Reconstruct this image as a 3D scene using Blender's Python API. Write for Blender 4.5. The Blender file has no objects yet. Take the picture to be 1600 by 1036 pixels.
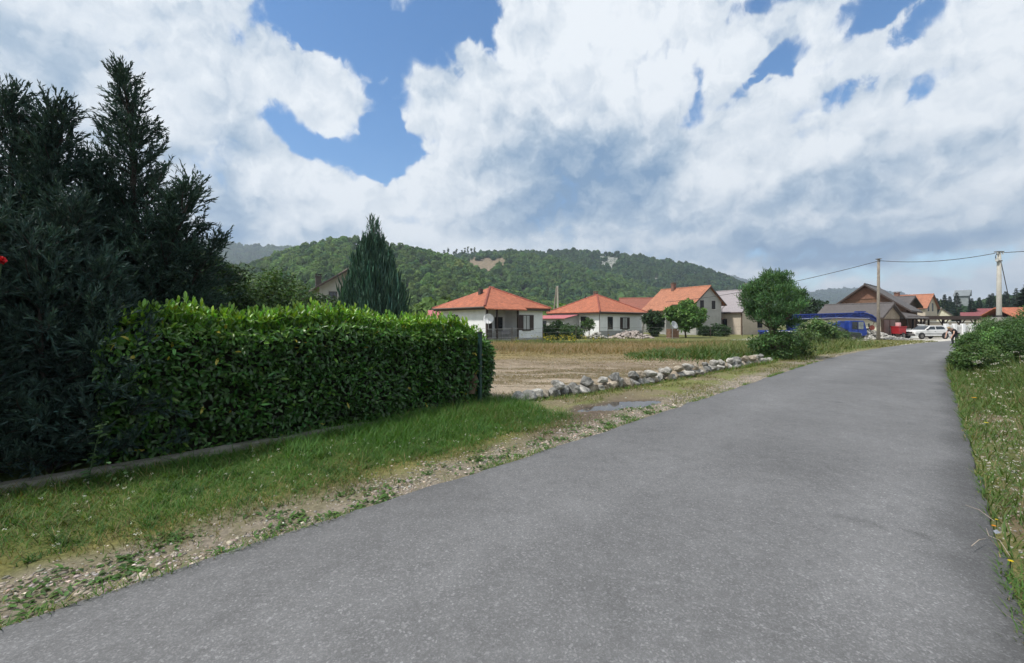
import bpy, bmesh, math, random
import numpy as np
from mathutils import Vector, Matrix
rng = np.random.default_rng(11)
random.seed(11)
sc = bpy.context.scene
COL = sc.collection
PI = math.pi

# ---------------------------------------------------------------- survey frame
FOC, CX, HY, CAMH = 700.0, 800.0, 505.0, 1.7      # photo focal length (px), centre, horizon row, eye height

def gp(px, py):
    Y = CAMH * FOC / (py - HY)
    return ((px - CX) / FOC * Y, Y)

def pt(px, py, Y):
    return Vector(((px - CX) / FOC * Y, Y, CAMH + (HY - py) / FOC * Y))

TH = math.radians(43.3)
DX, DY = math.sin(TH), math.cos(TH)               # along the road
NX, NY = math.cos(TH), -math.sin(TH)              # across the road, to the right

def rt(t, n):
    return t * DX + n * NX, t * DY + n * NY

def to_tn(x, y):
    return x * DX + y * DY, x * NX + y * NY

def bend(t):
    t = np.asarray(t, float)
    a = np.clip(t - 20, 0, 50)
    return .003 * a * a + np.clip(t - 70, 0, None) * .3

ROAD_L, ROAD_R = -3.76, .37

# ---------------------------------------------------------------- noise
def _hash(ix, iy, iz, seed):
    h = (ix.astype(np.int64) * 374761393 + iy.astype(np.int64) * 668265263 + iz.astype(np.int64) * 2147483647 + seed * 974711) & 0xFFFFFFFF
    h = ((h ^ (h >> 13)) * 1274126177) & 0xFFFFFFFF
    h = (h ^ (h >> 16)) & 0xFFFFFF
    return h / float(0xFFFFFF)

def vnoise(x, y, z=None, seed=0):
    x = np.asarray(x, float); y = np.asarray(y, float)
    x, y = np.broadcast_arrays(x, y)
    z = np.zeros_like(x) if z is None else np.broadcast_to(np.asarray(z, float), x.shape)
    ix, iy, iz = np.floor(x), np.floor(y), np.floor(z)
    fx, fy, fz = x - ix, y - iy, z - iz
    fx = fx * fx * (3 - 2 * fx); fy = fy * fy * (3 - 2 * fy); fz = fz * fz * (3 - 2 * fz)
    r = 0
    for a in (0, 1):
        for b in (0, 1):
            for c in (0, 1):
                w = (fx if a else 1 - fx) * (fy if b else 1 - fy) * (fz if c else 1 - fz)
                r = r + w * _hash(ix + a, iy + b, iz + c, seed)
    return r

def fbm(x, y, z=None, oct=4, seed=0):
    x = np.asarray(x, float); y = np.asarray(y, float)
    r, amp, tot = 0, 1.0, 0.0
    for k in range(oct):
        f = 2.03 ** k
        r = r + amp * vnoise(x * f + 17.3 * k, y * f - 9.1 * k, None if z is None else np.asarray(z) * f + 3.7 * k, seed + k)
        tot += amp; amp *= .5
    return r / tot

def sstep(a, b, x):
    t = np.clip((np.asarray(x, float) - a) / (b - a), 0, 1)
    return t * t * (3 - 2 * t)

def unit(v):
    v = np.asarray(v, float)
    return v / np.maximum(np.linalg.norm(v, axis=-1, keepdims=True), 1e-9)

# ---------------------------------------------------------------- materials
MATS = {}

def nodes_of(m):
    m.use_nodes = True
    nt = m.node_tree
    return nt, nt.nodes, nt.links, nt.nodes['Principled BSDF']

def surf(name, col, rough=.8, var=.15, scale=3.0, bump=0.0, bscale=None, col2=None, metal=0.0, spec=.5, detail=5, thr=None):
    """procedural surface: base colour broken up by noise, optional bump"""
    if name in MATS:
        return MATS[name]
    m = bpy.data.materials.new(name); MATS[name] = m
    nt, N, L, P = nodes_of(m)
    P.inputs['Roughness'].default_value = rough
    P.inputs['Metallic'].default_value = metal
    P.inputs['Specular IOR Level'].default_value = spec
    tc = N.new('ShaderNodeTexCoord')
    nz = N.new('ShaderNodeTexNoise'); nz.inputs['Scale'].default_value = scale; nz.inputs['Detail'].default_value = detail
    nz.inputs['Roughness'].default_value = .65
    L.new(tc.outputs['Object'], nz.inputs['Vector'])
    cr = N.new('ShaderNodeValToRGB')
    c2 = col2 or tuple(c * (1 + var) for c in col)
    c1 = col if col2 else tuple(c * (1 - var) for c in col)
    lo, hi = thr or (.3, .7)
    cr.color_ramp.elements[0].position = lo; cr.color_ramp.elements[1].position = hi
    cr.color_ramp.elements[0].color = (*c1, 1); cr.color_ramp.elements[1].color = (*c2, 1)
    L.new(nz.outputs['Fac'], cr.inputs['Fac']); L.new(cr.outputs['Color'], P.inputs['Base Color'])
    if bump:
        nb = N.new('ShaderNodeTexNoise'); nb.inputs['Scale'].default_value = bscale or scale * 4; nb.inputs['Detail'].default_value = 6
        L.new(tc.outputs['Object'], nb.inputs['Vector'])
        bp = N.new('ShaderNodeBump'); bp.inputs['Strength'].default_value = bump; bp.inputs['Distance'].default_value = .05
        L.new(nb.outputs['Fac'], bp.inputs['Height']); L.new(bp.outputs['Normal'], P.inputs['Normal'])
    return m

def foliage(name, rough=.5, transl=.25, spec=.4):
    """leaf material: every leaf carries its own pigment in the attribute Col"""
    if name in MATS:
        return MATS[name]
    m = bpy.data.materials.new(name); MATS[name] = m
    nt, N, L, P = nodes_of(m)
    at = N.new('ShaderNodeAttribute'); at.attribute_name = 'Col'
    P.inputs['Roughness'].default_value = rough
    P.inputs['Specular IOR Level'].default_value = spec
    L.new(at.outputs['Color'], P.inputs['Base Color'])
    if transl:
        tr = N.new('ShaderNodeBsdfTranslucent')
        mu = N.new('ShaderNodeMix'); mu.data_type = 'RGBA'; mu.blend_type = 'MULTIPLY'; mu.inputs[0].default_value = 1
        mu.inputs[7].default_value = (1.5, 1.5, .7, 1)
        L.new(at.outputs['Color'], mu.inputs[6]); L.new(mu.outputs[2], tr.inputs['Color'])
        mx = N.new('ShaderNodeMixShader'); mx.inputs['Fac'].default_value = transl
        L.new(P.outputs[0], mx.inputs[1]); L.new(tr.outputs[0], mx.inputs[2])
        L.new(mx.outputs[0], N['Material Output'].inputs['Surface'])
    return m

def tile(name, col, dz=.15, var=.2, pitch=.25):
    """roof tiles in courses along the slope"""
    if name in MATS:
        return MATS[name]
    m = bpy.data.materials.new(name); MATS[name] = m
    nt, N, L, P = nodes_of(m)
    P.inputs['Roughness'].default_value = .75
    tc = N.new('ShaderNodeTexCoord')
    sx = N.new('ShaderNodeSeparateXYZ'); L.new(tc.outputs['Object'], sx.inputs[0])
    def M(op, a, b=None):
        n = N.new('ShaderNodeMath'); n.operation = op
        for i, v in enumerate((a, b)):
            if v is None: continue
            if isinstance(v, (int, float)): n.inputs[i].default_value = v
            else: L.new(v, n.inputs[i])
        return n.outputs[0]
    fr = M('FRACT', M('DIVIDE', sx.outputs['Z'], dz))
    wx = M('ABSOLUTE', M('SINE', M('MULTIPLY', M('ADD', sx.outputs['X'], sx.outputs['Y']), PI / pitch)))
    nz = N.new('ShaderNodeTexNoise'); nz.inputs['Scale'].default_value = 1.2; nz.inputs['Detail'].default_value = 8; nz.inputs['Roughness'].default_value = .75
    L.new(tc.outputs['Object'], nz.inputs['Vector'])
    vo = N.new('ShaderNodeTexVoronoi'); vo.inputs['Scale'].default_value = 4.5
    L.new(tc.outputs['Object'], vo.inputs['Vector'])
    sv = N.new('ShaderNodeSeparateColor'); L.new(vo.outputs['Color'], sv.inputs[0])
    f = M('ADD', M('MULTIPLY', nz.outputs['Fac'], .7), M('MULTIPLY', sv.outputs[0], .3))
    cr = N.new('ShaderNodeValToRGB')
    cr.color_ramp.elements[0].position = .25; cr.color_ramp.elements[1].position = .75
    cr.color_ramp.elements[0].color = (*[c * (1 - var) for c in col], 1)
    cr.color_ramp.elements[1].color = (*[min(c * (1 + var), 1) for c in col], 1)
    L.new(f, cr.inputs['Fac']); L.new(cr.outputs['Color'], P.inputs['Base Color'])
    h = M('ADD', M('MULTIPLY', fr, -1.0), M('MULTIPLY', wx, .5))
    bp = N.new('ShaderNodeBump'); bp.inputs['Strength'].default_value = .9; bp.inputs['Distance'].default_value = .06
    L.new(h, bp.inputs['Height']); L.new(bp.outputs['Normal'], P.inputs['Normal'])
    return m

def glass(name='window glass'):
    if name in MATS: return MATS[name]
    m = surf(name, (.02, .025, .03), .08, .3, 1.0, spec=.8)
    return m

# ---------------------------------------------------------------- objects
def link(o, parent=None):
    COL.objects.link(o)
    if parent is not None: o.parent = parent
    return o

def tag(o, label=None, cat=None, group=None, kind=None):
    if label: o['label'] = label
    if cat: o['category'] = cat
    if group: o['group'] = group
    if kind: o['kind'] = kind
    return o

def thing(name, label, cat, loc=(0, 0, 0), rz=0.0, group=None):
    o = bpy.data.objects.new(name, None); o.empty_display_size = .3
    o.location = loc; o.rotation_euler = (0, 0, rz)
    link(o)
    return tag(o, label, cat, group)

def copy_tree(o, parent=None):
    c = o.copy(); COL.objects.link(c)
    if parent is not None: c.parent = parent
    for ch in list(o.children): copy_tree(ch, c)
    return c

def npmesh(name, V, faces, mat, parent=None, col=None, smooth=False):
    """V (n,3); faces list of int arrays (k,m); col (n,3) pigment per vertex"""
    me = bpy.data.meshes.new(name)
    V = np.ascontiguousarray(V, np.float32)
    me.vertices.add(len(V)); me.vertices.foreach_set('co', V.ravel())
    faces = [np.asarray(f, np.int32) for f in faces if len(f)]
    idx = np.concatenate([f.ravel() for f in faces])
    lens = np.concatenate([np.full(len(f), f.shape[1], np.int32) for f in faces])
    starts = np.concatenate([[0], np.cumsum(lens)[:-1]]).astype(np.int32)
    me.loops.add(len(idx)); me.loops.foreach_set('vertex_index', idx)
    me.polygons.add(len(lens)); me.polygons.foreach_set('loop_start', starts)
    if smooth: me.polygons.foreach_set('use_smooth', np.ones(len(lens), bool))
    if col is not None:
        a = me.attributes.new('Col', 'FLOAT_COLOR', 'POINT')
        c4 = np.ones((len(V), 4), np.float32); c4[:, :3] = col
        a.data.foreach_set('color', c4.ravel())
    me.update(calc_edges=True)
    if mat: me.materials.append(mat)
    o = bpy.data.objects.new(name, me)
    return link(o, parent)

class MB:
    def __init__(s, xf=None):
        s.v = []; s.f = []; s.xf = xf
    def add(s, vs, fs):
        b = len(s.v)
        if s.xf: vs = [s.xf(v) for v in vs]
        s.v += [tuple(v) for v in vs]
        s.f += [tuple(b + i for i in f) for f in fs]
    def box(s, x0, x1, y0, y1, z0, z1):
        s.add([(x0, y0, z0), (x1, y0, z0), (x1, y1, z0), (x0, y1, z0), (x0, y0, z1), (x1, y0, z1), (x1, y1, z1), (x0, y1, z1)],
              [(0, 3, 2, 1), (4, 5, 6, 7), (0, 1, 5, 4), (1, 2, 6, 5), (2, 3, 7, 6), (3, 0, 4, 7)])
    def prism(s, poly, y0, y1, axis='y'):
        """poly of (a,z) extruded along y (or x)"""
        n = len(poly)
        mk = (lambda a, z, b: (a, b, z)) if axis == 'y' else ((lambda a, z, b: (b, a, z)) if axis == 'x' else (lambda a, z, b: (a, z, b)))
        vs = [mk(a, z, y0) for a, z in poly] + [mk(a, z, y1) for a, z in poly]
        fs = [tuple(range(n - 1, -1, -1)), tuple(range(n, 2 * n))] + [(i, (i + 1) % n, n + (i + 1) % n, n + i) for i in range(n)]
        s.add(vs, fs)
    def slab(s, pts, th):
        n = len(pts)
        vs = list(pts) + [(p[0], p[1], p[2] - th) for p in pts]
        s.add(vs, [tuple(range(n)), tuple(range(2 * n - 1, n - 1, -1))] + [(i, n + i, n + (i + 1) % n, (i + 1) % n) for i in range(n)])
    def bar(s, a, b, w, h=None):
        h = h or w
        a = Vector(a); b = Vector(b); d = (b - a).normalized()
        up = Vector((0, 0, 1)) if abs(d.z) < .95 else Vector((1, 0, 0))
        r = d.cross(up).normalized(); u = r.cross(d)
        vs = []
        for p in (a, b):
            for i, j in ((-1, -1), (1, -1), (1, 1), (-1, 1)):
                vs.append(p + r * (i * w / 2) + u * (j * h / 2))
        s.add(vs, [(3, 2, 1, 0), (4, 5, 6, 7), (0, 1, 5, 4), (1, 2, 6, 5), (2, 3, 7, 6), (3, 0, 4, 7)])
    def tube(s, pts, rad, n=8, caps=True):
        pts = [Vector(p) for p in pts]
        if isinstance(rad, (int, float)): rad = [rad] * len(pts)
        vs = []; fs = []
        prev = None
        for i, p in enumerate(pts):
            d = (pts[min(i + 1, len(pts) - 1)] - pts[max(i - 1, 0)])
            d = d.normalized() if d.length > 1e-9 else Vector((0, 0, 1))
            if prev is None:
                up = Vector((0, 0, 1)) if abs(d.z) < .9 else Vector((1, 0, 0))
                r = d.cross(up).normalized()
            else:
                r = (prev - d * prev.dot(d))
                r = r.normalized() if r.length > 1e-6 else d.cross(Vector((.3, .5, .8))).normalized()
            prev = r
            u = d.cross(r)
            for k in range(n):
                a = 2 * PI * k / n
                vs.append(p + (r * math.cos(a) + u * math.sin(a)) * rad[i])
        for i in range(len(pts) - 1):
            for k in range(n):
                fs.append((i * n + k, i * n + (k + 1) % n, (i + 1) * n + (k + 1) % n, (i + 1) * n + k))
        if caps:
            fs.append(tuple(range(n - 1, -1, -1))); fs.append(tuple(range((len(pts) - 1) * n, len(pts) * n)))
        s.add(vs, fs)
    def disc(s, c, nrm, r, th, n=20):
        c = Vector(c); d = Vector(nrm).normalized()
        s.tube([c - d * th / 2, c + d * th / 2], r, n)
    def build(s, name, mat, parent=None, smooth=False, bevel=0):
        me = bpy.data.meshes.new(name)
        me.from_pydata(s.v, [], s.f)
        bm = bmesh.new(); bm.from_mesh(me)
        bmesh.ops.recalc_face_normals(bm, faces=bm.faces)
        bm.to_mesh(me); bm.free()
        if smooth:
            me.polygons.foreach_set('use_smooth', np.ones(len(me.polygons), bool))
        me.materials.append(mat)
        o = bpy.data.objects.new(name, me)
        if bevel:
            b = o.modifiers.new('bevel', 'BEVEL'); b.width = bevel; b.segments = 2; b.limit_method = 'ANGLE'
        return link(o, parent)

# ---------------------------------------------------------------- leaves
TPL = {
    'diamond': (np.array([(0, 0, 0), (.5, -.5, .06), (1, 0, -.04), (.5, .5, .06)]), [np.array([(0, 1, 2), (0, 2, 3)])]),
    'laurel': (np.array([(0, 0, 0), (.3, -.45, .07), (.72, -.4, .04), (1, 0, -.1), (.72, .4, .04), (.3, .45, .07), (.35, 0, 0), (.7, 0, -.02)]),
               [np.array([(0, 1, 6), (2, 3, 7), (3, 4, 7), (5, 0, 6)]), np.array([(1, 2, 7, 6), (4, 5, 6, 7)])]),
    'blade': (np.array([(0, -.5, 0), (0, .5, 0), (.5, .38, .1), (.5, -.38, .1), (1, 0, .38)]), [np.array([(3, 2, 4)]), np.array([(0, 1, 2, 3)])]),
    'clump': (np.array([(0, -.5, 0), (.4, -.62, .1), (1, -.3, .0), (.9, .45, .08), (.3, .6, -.05)]), [np.array([(0, 1, 2, 3, 4)])]),
}

def leaf_arrays(kind, pos, dirv, nrm, L, W, col):
    tv, tf = TPL[kind]
    M = len(pos); k = len(tv)
    d = unit(dirv); s = unit(np.cross(nrm, d)); n = np.cross(d, s)
    L = np.broadcast_to(np.asarray(L, float), (M,))[:, None, None]; W = np.broadcast_to(np.asarray(W, float), (M,))[:, None, None]
    V = pos[:, None, :] + d[:, None, :] * (tv[None, :, 0:1] * L) + s[:, None, :] * (tv[None, :, 1:2] * W) + n[:, None, :] * (tv[None, :, 2:3] * L)
    fs = [(f[None] + (np.arange(M) * k)[:, None, None]).reshape(-1, f.shape[1]) for f in tf]
    C = np.repeat(np.asarray(col), k, axis=0)
    return V.reshape(-1, 3), fs, C

def leaves(name, kind, pos, dirv, nrm, L, W, col, mat, parent=None):
    V, fs, C = leaf_arrays(kind, np.asarray(pos, float), dirv, nrm, L, W, col)
    return npmesh(name, V, fs, mat, parent, C)

def pig(M, base, v=.25, hue=.12):
    """natural spread of leaf pigment"""
    b = np.asarray(base, float)
    c = np.broadcast_to(b, (M, 3)) * np.exp(rng.normal(0, v, (M, 1)))
    c = c * np.stack([np.exp(rng.normal(0, hue, M)), np.ones(M), np.exp(rng.normal(0, hue, M))], 1)
    return np.clip(c, .003, .85)

def rdir(M):
    return unit(rng.normal(0, 1, (M, 3)))

def crown(name, centres, crad, per, L, W, base, mat, parent, up=.5, kind='diamond', v=.25, cv=.2, droop=0.0):
    centres = np.asarray(centres, float); K = len(centres)
    crad = np.broadcast_to(np.asarray(crad, float), (K,))
    idx = np.repeat(np.arange(K), per)
    M = len(idx)
    o = rdir(M)
    r = rng.random(M) ** .45
    pos = centres[idx] + o * (r * crad[idx])[:, None] * np.array([1, 1, .8])
    nrm = unit(o * .8 + np.array([0, 0, up]) + rng.normal(0, .45, (M, 3)))
    d = unit(np.cross(nrm, rng.normal(0, 1, (M, 3))) + o * .4 + np.array([0, 0, -droop]))
    c = pig(M, base, v) * np.exp(rng.normal(0, cv, K))[idx][:, None]
    return leaves(name, kind, pos, d, nrm, L * np.exp(rng.normal(0, .25, M)), W * np.exp(rng.normal(0, .2, M)), c, mat, parent)

def ellip_centres(K, c, rx, ry, rz, seed=0, shell=.45, bottom=-1.0):
    d = rdir(K * 3); d = d[d[:, 2] > bottom][:K]
    r = (shell + (1 - shell) * rng.random(len(d)) ** .6) * (.72 + .5 * vnoise(d[:, 0] * 1.9 + 5, d[:, 1] * 1.9 + 7, d[:, 2] * 1.9 + seed * 3.1, seed))
    return np.array(c) + d * r[:, None] * np.array([rx, ry, rz])
# ================================================================ camera, light, sky
cam = bpy.data.cameras.new('camera'); camo = bpy.data.objects.new('camera', cam); COL.objects.link(camo)
camo.location = (0, 0, CAMH); camo.rotation_euler = (PI / 2, 0, 0)
cam.sensor_width = 36; cam.lens = FOC / 1600 * 36
cam.shift_y = -(518 - HY) / 1600
cam.clip_start = .05; cam.clip_end = 20000
sc.camera = camo

SUN_AZ, SUN_EL = math.radians(-112), math.radians(56)     # azimuth clockwise from +Y
sd = Vector((math.sin(SUN_AZ) * math.cos(SUN_EL), math.cos(SUN_AZ) * math.cos(SUN_EL), math.sin(SUN_EL)))
sl = bpy.data.lights.new('sun', 'SUN'); sl.energy = 3.6; sl.angle = math.radians(5); sl.color = (1, .96, .90)
so = bpy.data.objects.new('sun', sl); COL.objects.link(so)
so.rotation_euler = (-sd).to_track_quat('-Z', 'Y').to_euler()
so.location = (-30, -10, 60)

w = bpy.data.worlds.new('World'); sc.world = w; w.use_nodes = True
w.cycles.sampling_method = 'MANUAL'; w.cycles.sample_map_resolution = 512
nt = w.node_tree; N = nt.nodes; L = nt.links
bg = N['Background']
class E:
    """tiny expression layer over math nodes"""
    def __init__(s, o): s.o = o
    @staticmethod
    def op(op, *a):
        n = N.new('ShaderNodeMath'); n.operation = op
        for i, v in enumerate(a):
            if isinstance(v, E): L.new(v.o, n.inputs[i])
            else: n.inputs[i].default_value = float(v)
        return E(n.outputs[0])
    def __add__(s, b): return E.op('ADD', s, b)
    def __radd__(s, b): return E.op('ADD', b, s)
    def __sub__(s, b): return E.op('SUBTRACT', s, b)
    def __rsub__(s, b): return E.op('SUBTRACT', b, s)
    def __mul__(s, b): return E.op('MULTIPLY', s, b)
    __rmul__ = __mul__
    def __truediv__(s, b): return E.op('DIVIDE', s, b)
def ramp(e, a, b, lo=0.0, hi=1.0, smooth=True):
    n = N.new('ShaderNodeMapRange'); n.interpolation_type = 'SMOOTHSTEP' if smooth else 'LINEAR'
    L.new(e.o, n.inputs[0])
    for i, v in zip((1, 2, 3, 4), (a, b, lo, hi)): n.inputs[i].default_value = v
    return E(n.outputs[0])
tc = N.new('ShaderNodeTexCoord')
sp = N.new('ShaderNodeSeparateXYZ'); L.new(tc.outputs['Generated'], sp.inputs[0])
dx, dy, dz = E(sp.outputs[0]), E(sp.outputs[1]), E(sp.outputs[2])
az = E.op('ARCTAN2', dx, dy); el = E.op('ARCSINE', dz)
def noise(vx, vy, vz, scale, detail=6, rough=.55, dist=0.0):
    c = N.new('ShaderNodeCombineXYZ')
    for i, v in enumerate((vx + vz * 3.7, vy + vz * 2.3)):
        L.new(v.o, c.inputs[i])
    n = N.new('ShaderNodeTexNoise'); n.noise_dimensions = '2D'; n.inputs['Scale'].default_value = scale; n.inputs['Detail'].default_value = detail
    n.inputs['Roughness'].default_value = rough; n.inputs['Distortion'].default_value = dist
    L.new(c.outputs[0], n.inputs['Vector'])
    return n
elc = E.op('MAXIMUM', el, 0.0)
# clouds flatten towards the horizon
ev = E.op('POWER', elc + .02, .8)
wn = noise(az, ev, 3.0, 5.0, 4, .6)
ws = N.new('ShaderNodeSeparateColor'); L.new(wn.outputs['Color'], ws.inputs[0])
wa = az + (E(ws.outputs[0]) - .5) * .16; we = elc + (E(ws.outputs[1]) - .5) * .12
def aim(px, py):
    u = (px - CX) / FOC; v = (HY - py) / FOC
    return math.atan(u), math.atan(v / math.sqrt(1 + u * u))
def blob(px, py, rx, ry, rot=0.0, soft=True):
    a, e = aim(px, py); u = (px - CX) / FOC
    sa = rx / FOC / (1 + u * u); se = ry / FOC / math.sqrt(1 + u * u)
    c, s = math.cos(rot), math.sin(rot)
    p = (wa - a); q = (we - e)
    d1 = (p * c + q * s) / sa; d2 = (q * c - p * s) / se
    r2 = d1 * d1 + d2 * d2
    return E.op('MAXIMUM', 1.0 - r2, 0.0)
gaps = 0.0
for px, py, rx, ry, rot, wt in [
    (545, 0, 150, 75, 0, 1.0), (452, 40, 55, 75, 0, .85), (725, 45, 88, 85, .2, 1.15), (630, 70, 120, 42, 0, .8),
    (470, 205, 85, 40, -.45, 1.0), (595, 228, 95, 44, -.1, 1.1), (605, 140, 55, 80, 0, .85), (575, 262, 70, 22, 0, .5),
    (1080, 180, 54, 26, .5, .62), (1165, 145, 60, 14, .38, .44), (1255, 106, 70, 13, .32, .42), (1350, 12, 105, 30, .3, .74), (1420, 40, 70, 35, .4, .6),
    (1085, 130, 18, 30, -.3, .45), (1310, 155, 130, 24, .2, .5), (1455, 130, 80, 22, .45, .55), (1380, 428, 260, 22, .05, .42), (1250, 400, 130, 16, .1, .35), (1180, 10, 70, 16, .2, .5), (380, 80, 40, 20, 0, .4), (1210, 95, 50, 20, .6, .5)]:
    gaps = gaps + blob(px, py, rx, ry, rot) * wt
fill = 0.0
for px, py, rx, ry, rot, wt in [(568, 76, 62, 20, -.75, .75), (478, 130, 80, 50, -.5, 1.1), (690, 125, 110, 40, 0, .5), (600, 250, 40, 12, 0, .6), (740, 100, 40, 25, 0, .5)]:
    fill = fill + blob(px, py, rx, ry, rot) * wt
def puffs(vx, vy, vz, scale):
    c = N.new('ShaderNodeCombineXYZ')
    for i, v in enumerate((vx, vy, vz)):
        if isinstance(v, E): L.new(v.o, c.inputs[i])
        else: c.inputs[i].default_value = v
    n = N.new('ShaderNodeTexVoronoi'); n.voronoi_dimensions = '2D'; n.normalize = True
    n.inputs['Scale'].default_value = scale; n.inputs['Detail'].default_value = 3; n.inputs['Roughness'].default_value = .5; n.inputs['Lacunarity'].default_value = 2.2
    L.new(c.outputs[0], n.inputs['Vector']); return 1.0 - E(n.outputs['Distance'])
# small-scale swirl so that the puffs are not cells
wn2 = noise(az, ev, 7.0, 14.0, 5, .6)
w2 = N.new('ShaderNodeSeparateColor'); L.new(wn2.outputs['Color'], w2.inputs[0])
ax = az + (E(w2.outputs[0]) - .5) * .07; ey = ev + (E(w2.outputs[1]) - .5) * .06
def field(u, v):
    return E(noise(u, v, 0.0, 4.2, 9, .58, .2).outputs['Fac']) * .62 + puffs(u, v * 1.25, 0.0, 7.5) * .48
f1 = field(ax, ey); f2 = field(ax - .016, ey + .026)
nd = noise(ax, ey, 5.0, 20.0, 9, .62)
fine = E(nd.outputs['Fac']) - .5
dens = f1 + fine * .42 - gaps * .62 + fill * .36
soft = ramp(E(noise(az, ev, 15.0, 4.0, 3, .5).outputs['Fac']), .35, .65)
alpha = ramp(dens, .20, .56)
hard = ramp(dens, .28, .45)
alpha = alpha * soft + hard * (1.0 - soft)
emb = (f1 - f2)
broad = E(noise(az, ev * 1.8, 9.0, 3.0, 6, .6).outputs['Fac'])
dark = 0.0
for px, py, rx, ry, rot, wt in [
    (930, 265, 160, 85, 0, .85), (830, 345, 170, 50, 0, .75), (1290, 285, 260, 42, .1, .5), (1150, 385, 420, 50, 0, .75), (1360, 400, 250, 40, 0, .8),
    (340, 335, 85, 70, 0, .8), (190, 235, 130, 40, 0, .35), (60, 80, 200, 80, 0, .3), (400, 240, 110, 45, 0, .3), (1450, 230, 250, 60, 0, .2), (1010, 300, 80, 50, 0, .4)]:
    dark = dark + blob(px, py, rx, ry, rot) * wt
lite = 0.0
for px, py, rx, ry, rot, wt in [(640, 320, 170, 60, 0, .5), (500, 310, 100, 60, 0, .5), (990, 120, 150, 120, 0, .5), (1240, 230, 220, 40, .1, .5), (250, 160, 120, 60, 0, .4), (720, 190, 130, 70, 0, .5), (500, 220, 60, 40, 0, .4), (880, 60, 160, 80, 0, .3)]:
    lite = lite + blob(px, py, rx, ry, rot) * wt
shade = E.op('MAXIMUM', dark * .70 - emb * 2.1 - fine * .45 + (broad - .5) * 1.0 - lite * .35 + .24, 0.0)
cr = N.new('ShaderNodeValToRGB')
els = cr.color_ramp.elements
els[0].position = 0.0; els[0].color = (.70, .735, .77, 1)
els[1].position = 1.0; els[1].color = (.13, .235, .385, 1)
m1 = els.new(.3); m1.color = (.545, .60, .66, 1)
m2 = els.new(.6); m2.color = (.315, .405, .51, 1)
L.new(shade.o, cr.inputs['Fac'])
sky = N.new('ShaderNodeTexSky'); sky.sky_type = 'NISHITA'; sky.sun_disc = False
sky.sun_elevation = SUN_EL; sky.sun_rotation = SUN_AZ % (2 * PI)
sky.air_density = 1.0; sky.dust_density = .3; sky.ozone_density = 2.0
SKY_STRENGTH = .12
gn = N.new('ShaderNodeGamma'); gn.inputs['Gamma'].default_value = 1.0
L.new(sky.outputs[0], gn.inputs['Color'])
hs = N.new('ShaderNodeHueSaturation'); hs.inputs['Saturation'].default_value = 1.3; hs.inputs['Value'].default_value = 1.08
L.new(gn.outputs[0], hs.inputs['Color'])
# cloud radiance is expressed relative to the background strength
cs = N.new('ShaderNodeVectorMath'); cs.operation = 'SCALE'; cs.inputs['Scale'].default_value = 1.0 / SKY_STRENGTH
L.new(cr.outputs['Color'], cs.inputs[0])
mix = N.new('ShaderNodeMix'); mix.data_type = 'RGBA'
L.new(alpha.o, mix.inputs[0]); L.new(hs.outputs[0], mix.inputs[6]); L.new(cs.outputs[0], mix.inputs[7])
L.new(mix.outputs[2], bg.inputs['Color']); bg.inputs['Strength'].default_value = SKY_STRENGTH

sc.view_settings.view_transform = 'Standard'; sc.view_settings.look = 'None'
sc.view_settings.exposure = 0.38; sc.view_settings.gamma = 1.0
sc.cycles.max_bounces = 6; sc.cycles.diffuse_bounces = 3; sc.cycles.glossy_bounces = 2; sc.cycles.transmission_bounces = 3
sc.cycles.transparent_max_bounces = 4; sc.cycles.volume_bounces = 0
sc.cycles.use_denoising = True
sc.cycles.use_adaptive_sampling = True; sc.cycles.adaptive_threshold = .02
# ================================================================ ground, road
def axis(lo, hi, a, b, step, grow=1.06, cap=1e9):
    mid = list(np.arange(a, b, step)) + [b]
    r = [b]; s = step
    while r[-1] < hi: s = min(s * grow, cap); r.append(r[-1] + s)
    l = [a]; s = step
    while l[-1] > lo: s = min(s * grow, cap); l.append(l[-1] - s)
    return np.array(l[:0:-1] + mid + r[1:])

# stone row centre line in road coordinates
ROW = np.array([(6.9, -6.42), (8.5, -6.3), (10, -6.12), (11.6, -5.98), (14, -5.85), (18, -5.6), (22.3, -5.36)])
def row_n(t): return np.interp(t, ROW[:, 0], ROW[:, 1])
def road_l(t): return ROAD_L + bend(t)
def road_r(t): return ROAD_R + bend(t) * .93
PUD = (8.45, -4.72)      # puddle centre (t, n)

def pud_mask(t, n):
    d = ((t - PUD[0]) / 1.15) ** 2 + ((n - PUD[1] - .28 * (t - PUD[0])) / .34) ** 2
    return 1 - d + (fbm(t * 2.2, n * 2.2, oct=4, seed=40) - .5) * 1.9

def ground_z(t, n):
    t = np.asarray(t, float); n = np.asarray(n, float)
    x, y = rt(t, n)
    r = np.hypot(x, y)
    near = 1 - sstep(40, 120, r)
    z = (fbm(x * .5, y * .5, oct=3, seed=2) - .5) * .10 + (fbm(x * 4, y * 4, oct=3, seed=5) - .5) * .035
    dl = road_l(t) - n; dr = n - road_r(t)
    edge = np.minimum(np.abs(dl), np.abs(dr))
    onroad = (dl < 0) & (dr < 0)
    k = np.where(onroad, 0, sstep(0, 1.2, edge))
    z = z * k * near - .02 * (1 - k)
    z = np.where(onroad, -.06, z)
    # gentle bank under the grass left of the road, rising towards the hedge kerb
    z = z + .07 * sstep(.9, 2.6, dl) * (1 - sstep(6.5, 9, t)) * near
    # bank on the right
    z = z + .16 * sstep(.5, 3.5, dr) * near
    z = z - .055 * sstep(-.1, .5, pud_mask(t, n)) * (np.abs(t - PUD[0]) < 3)
    return z

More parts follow.
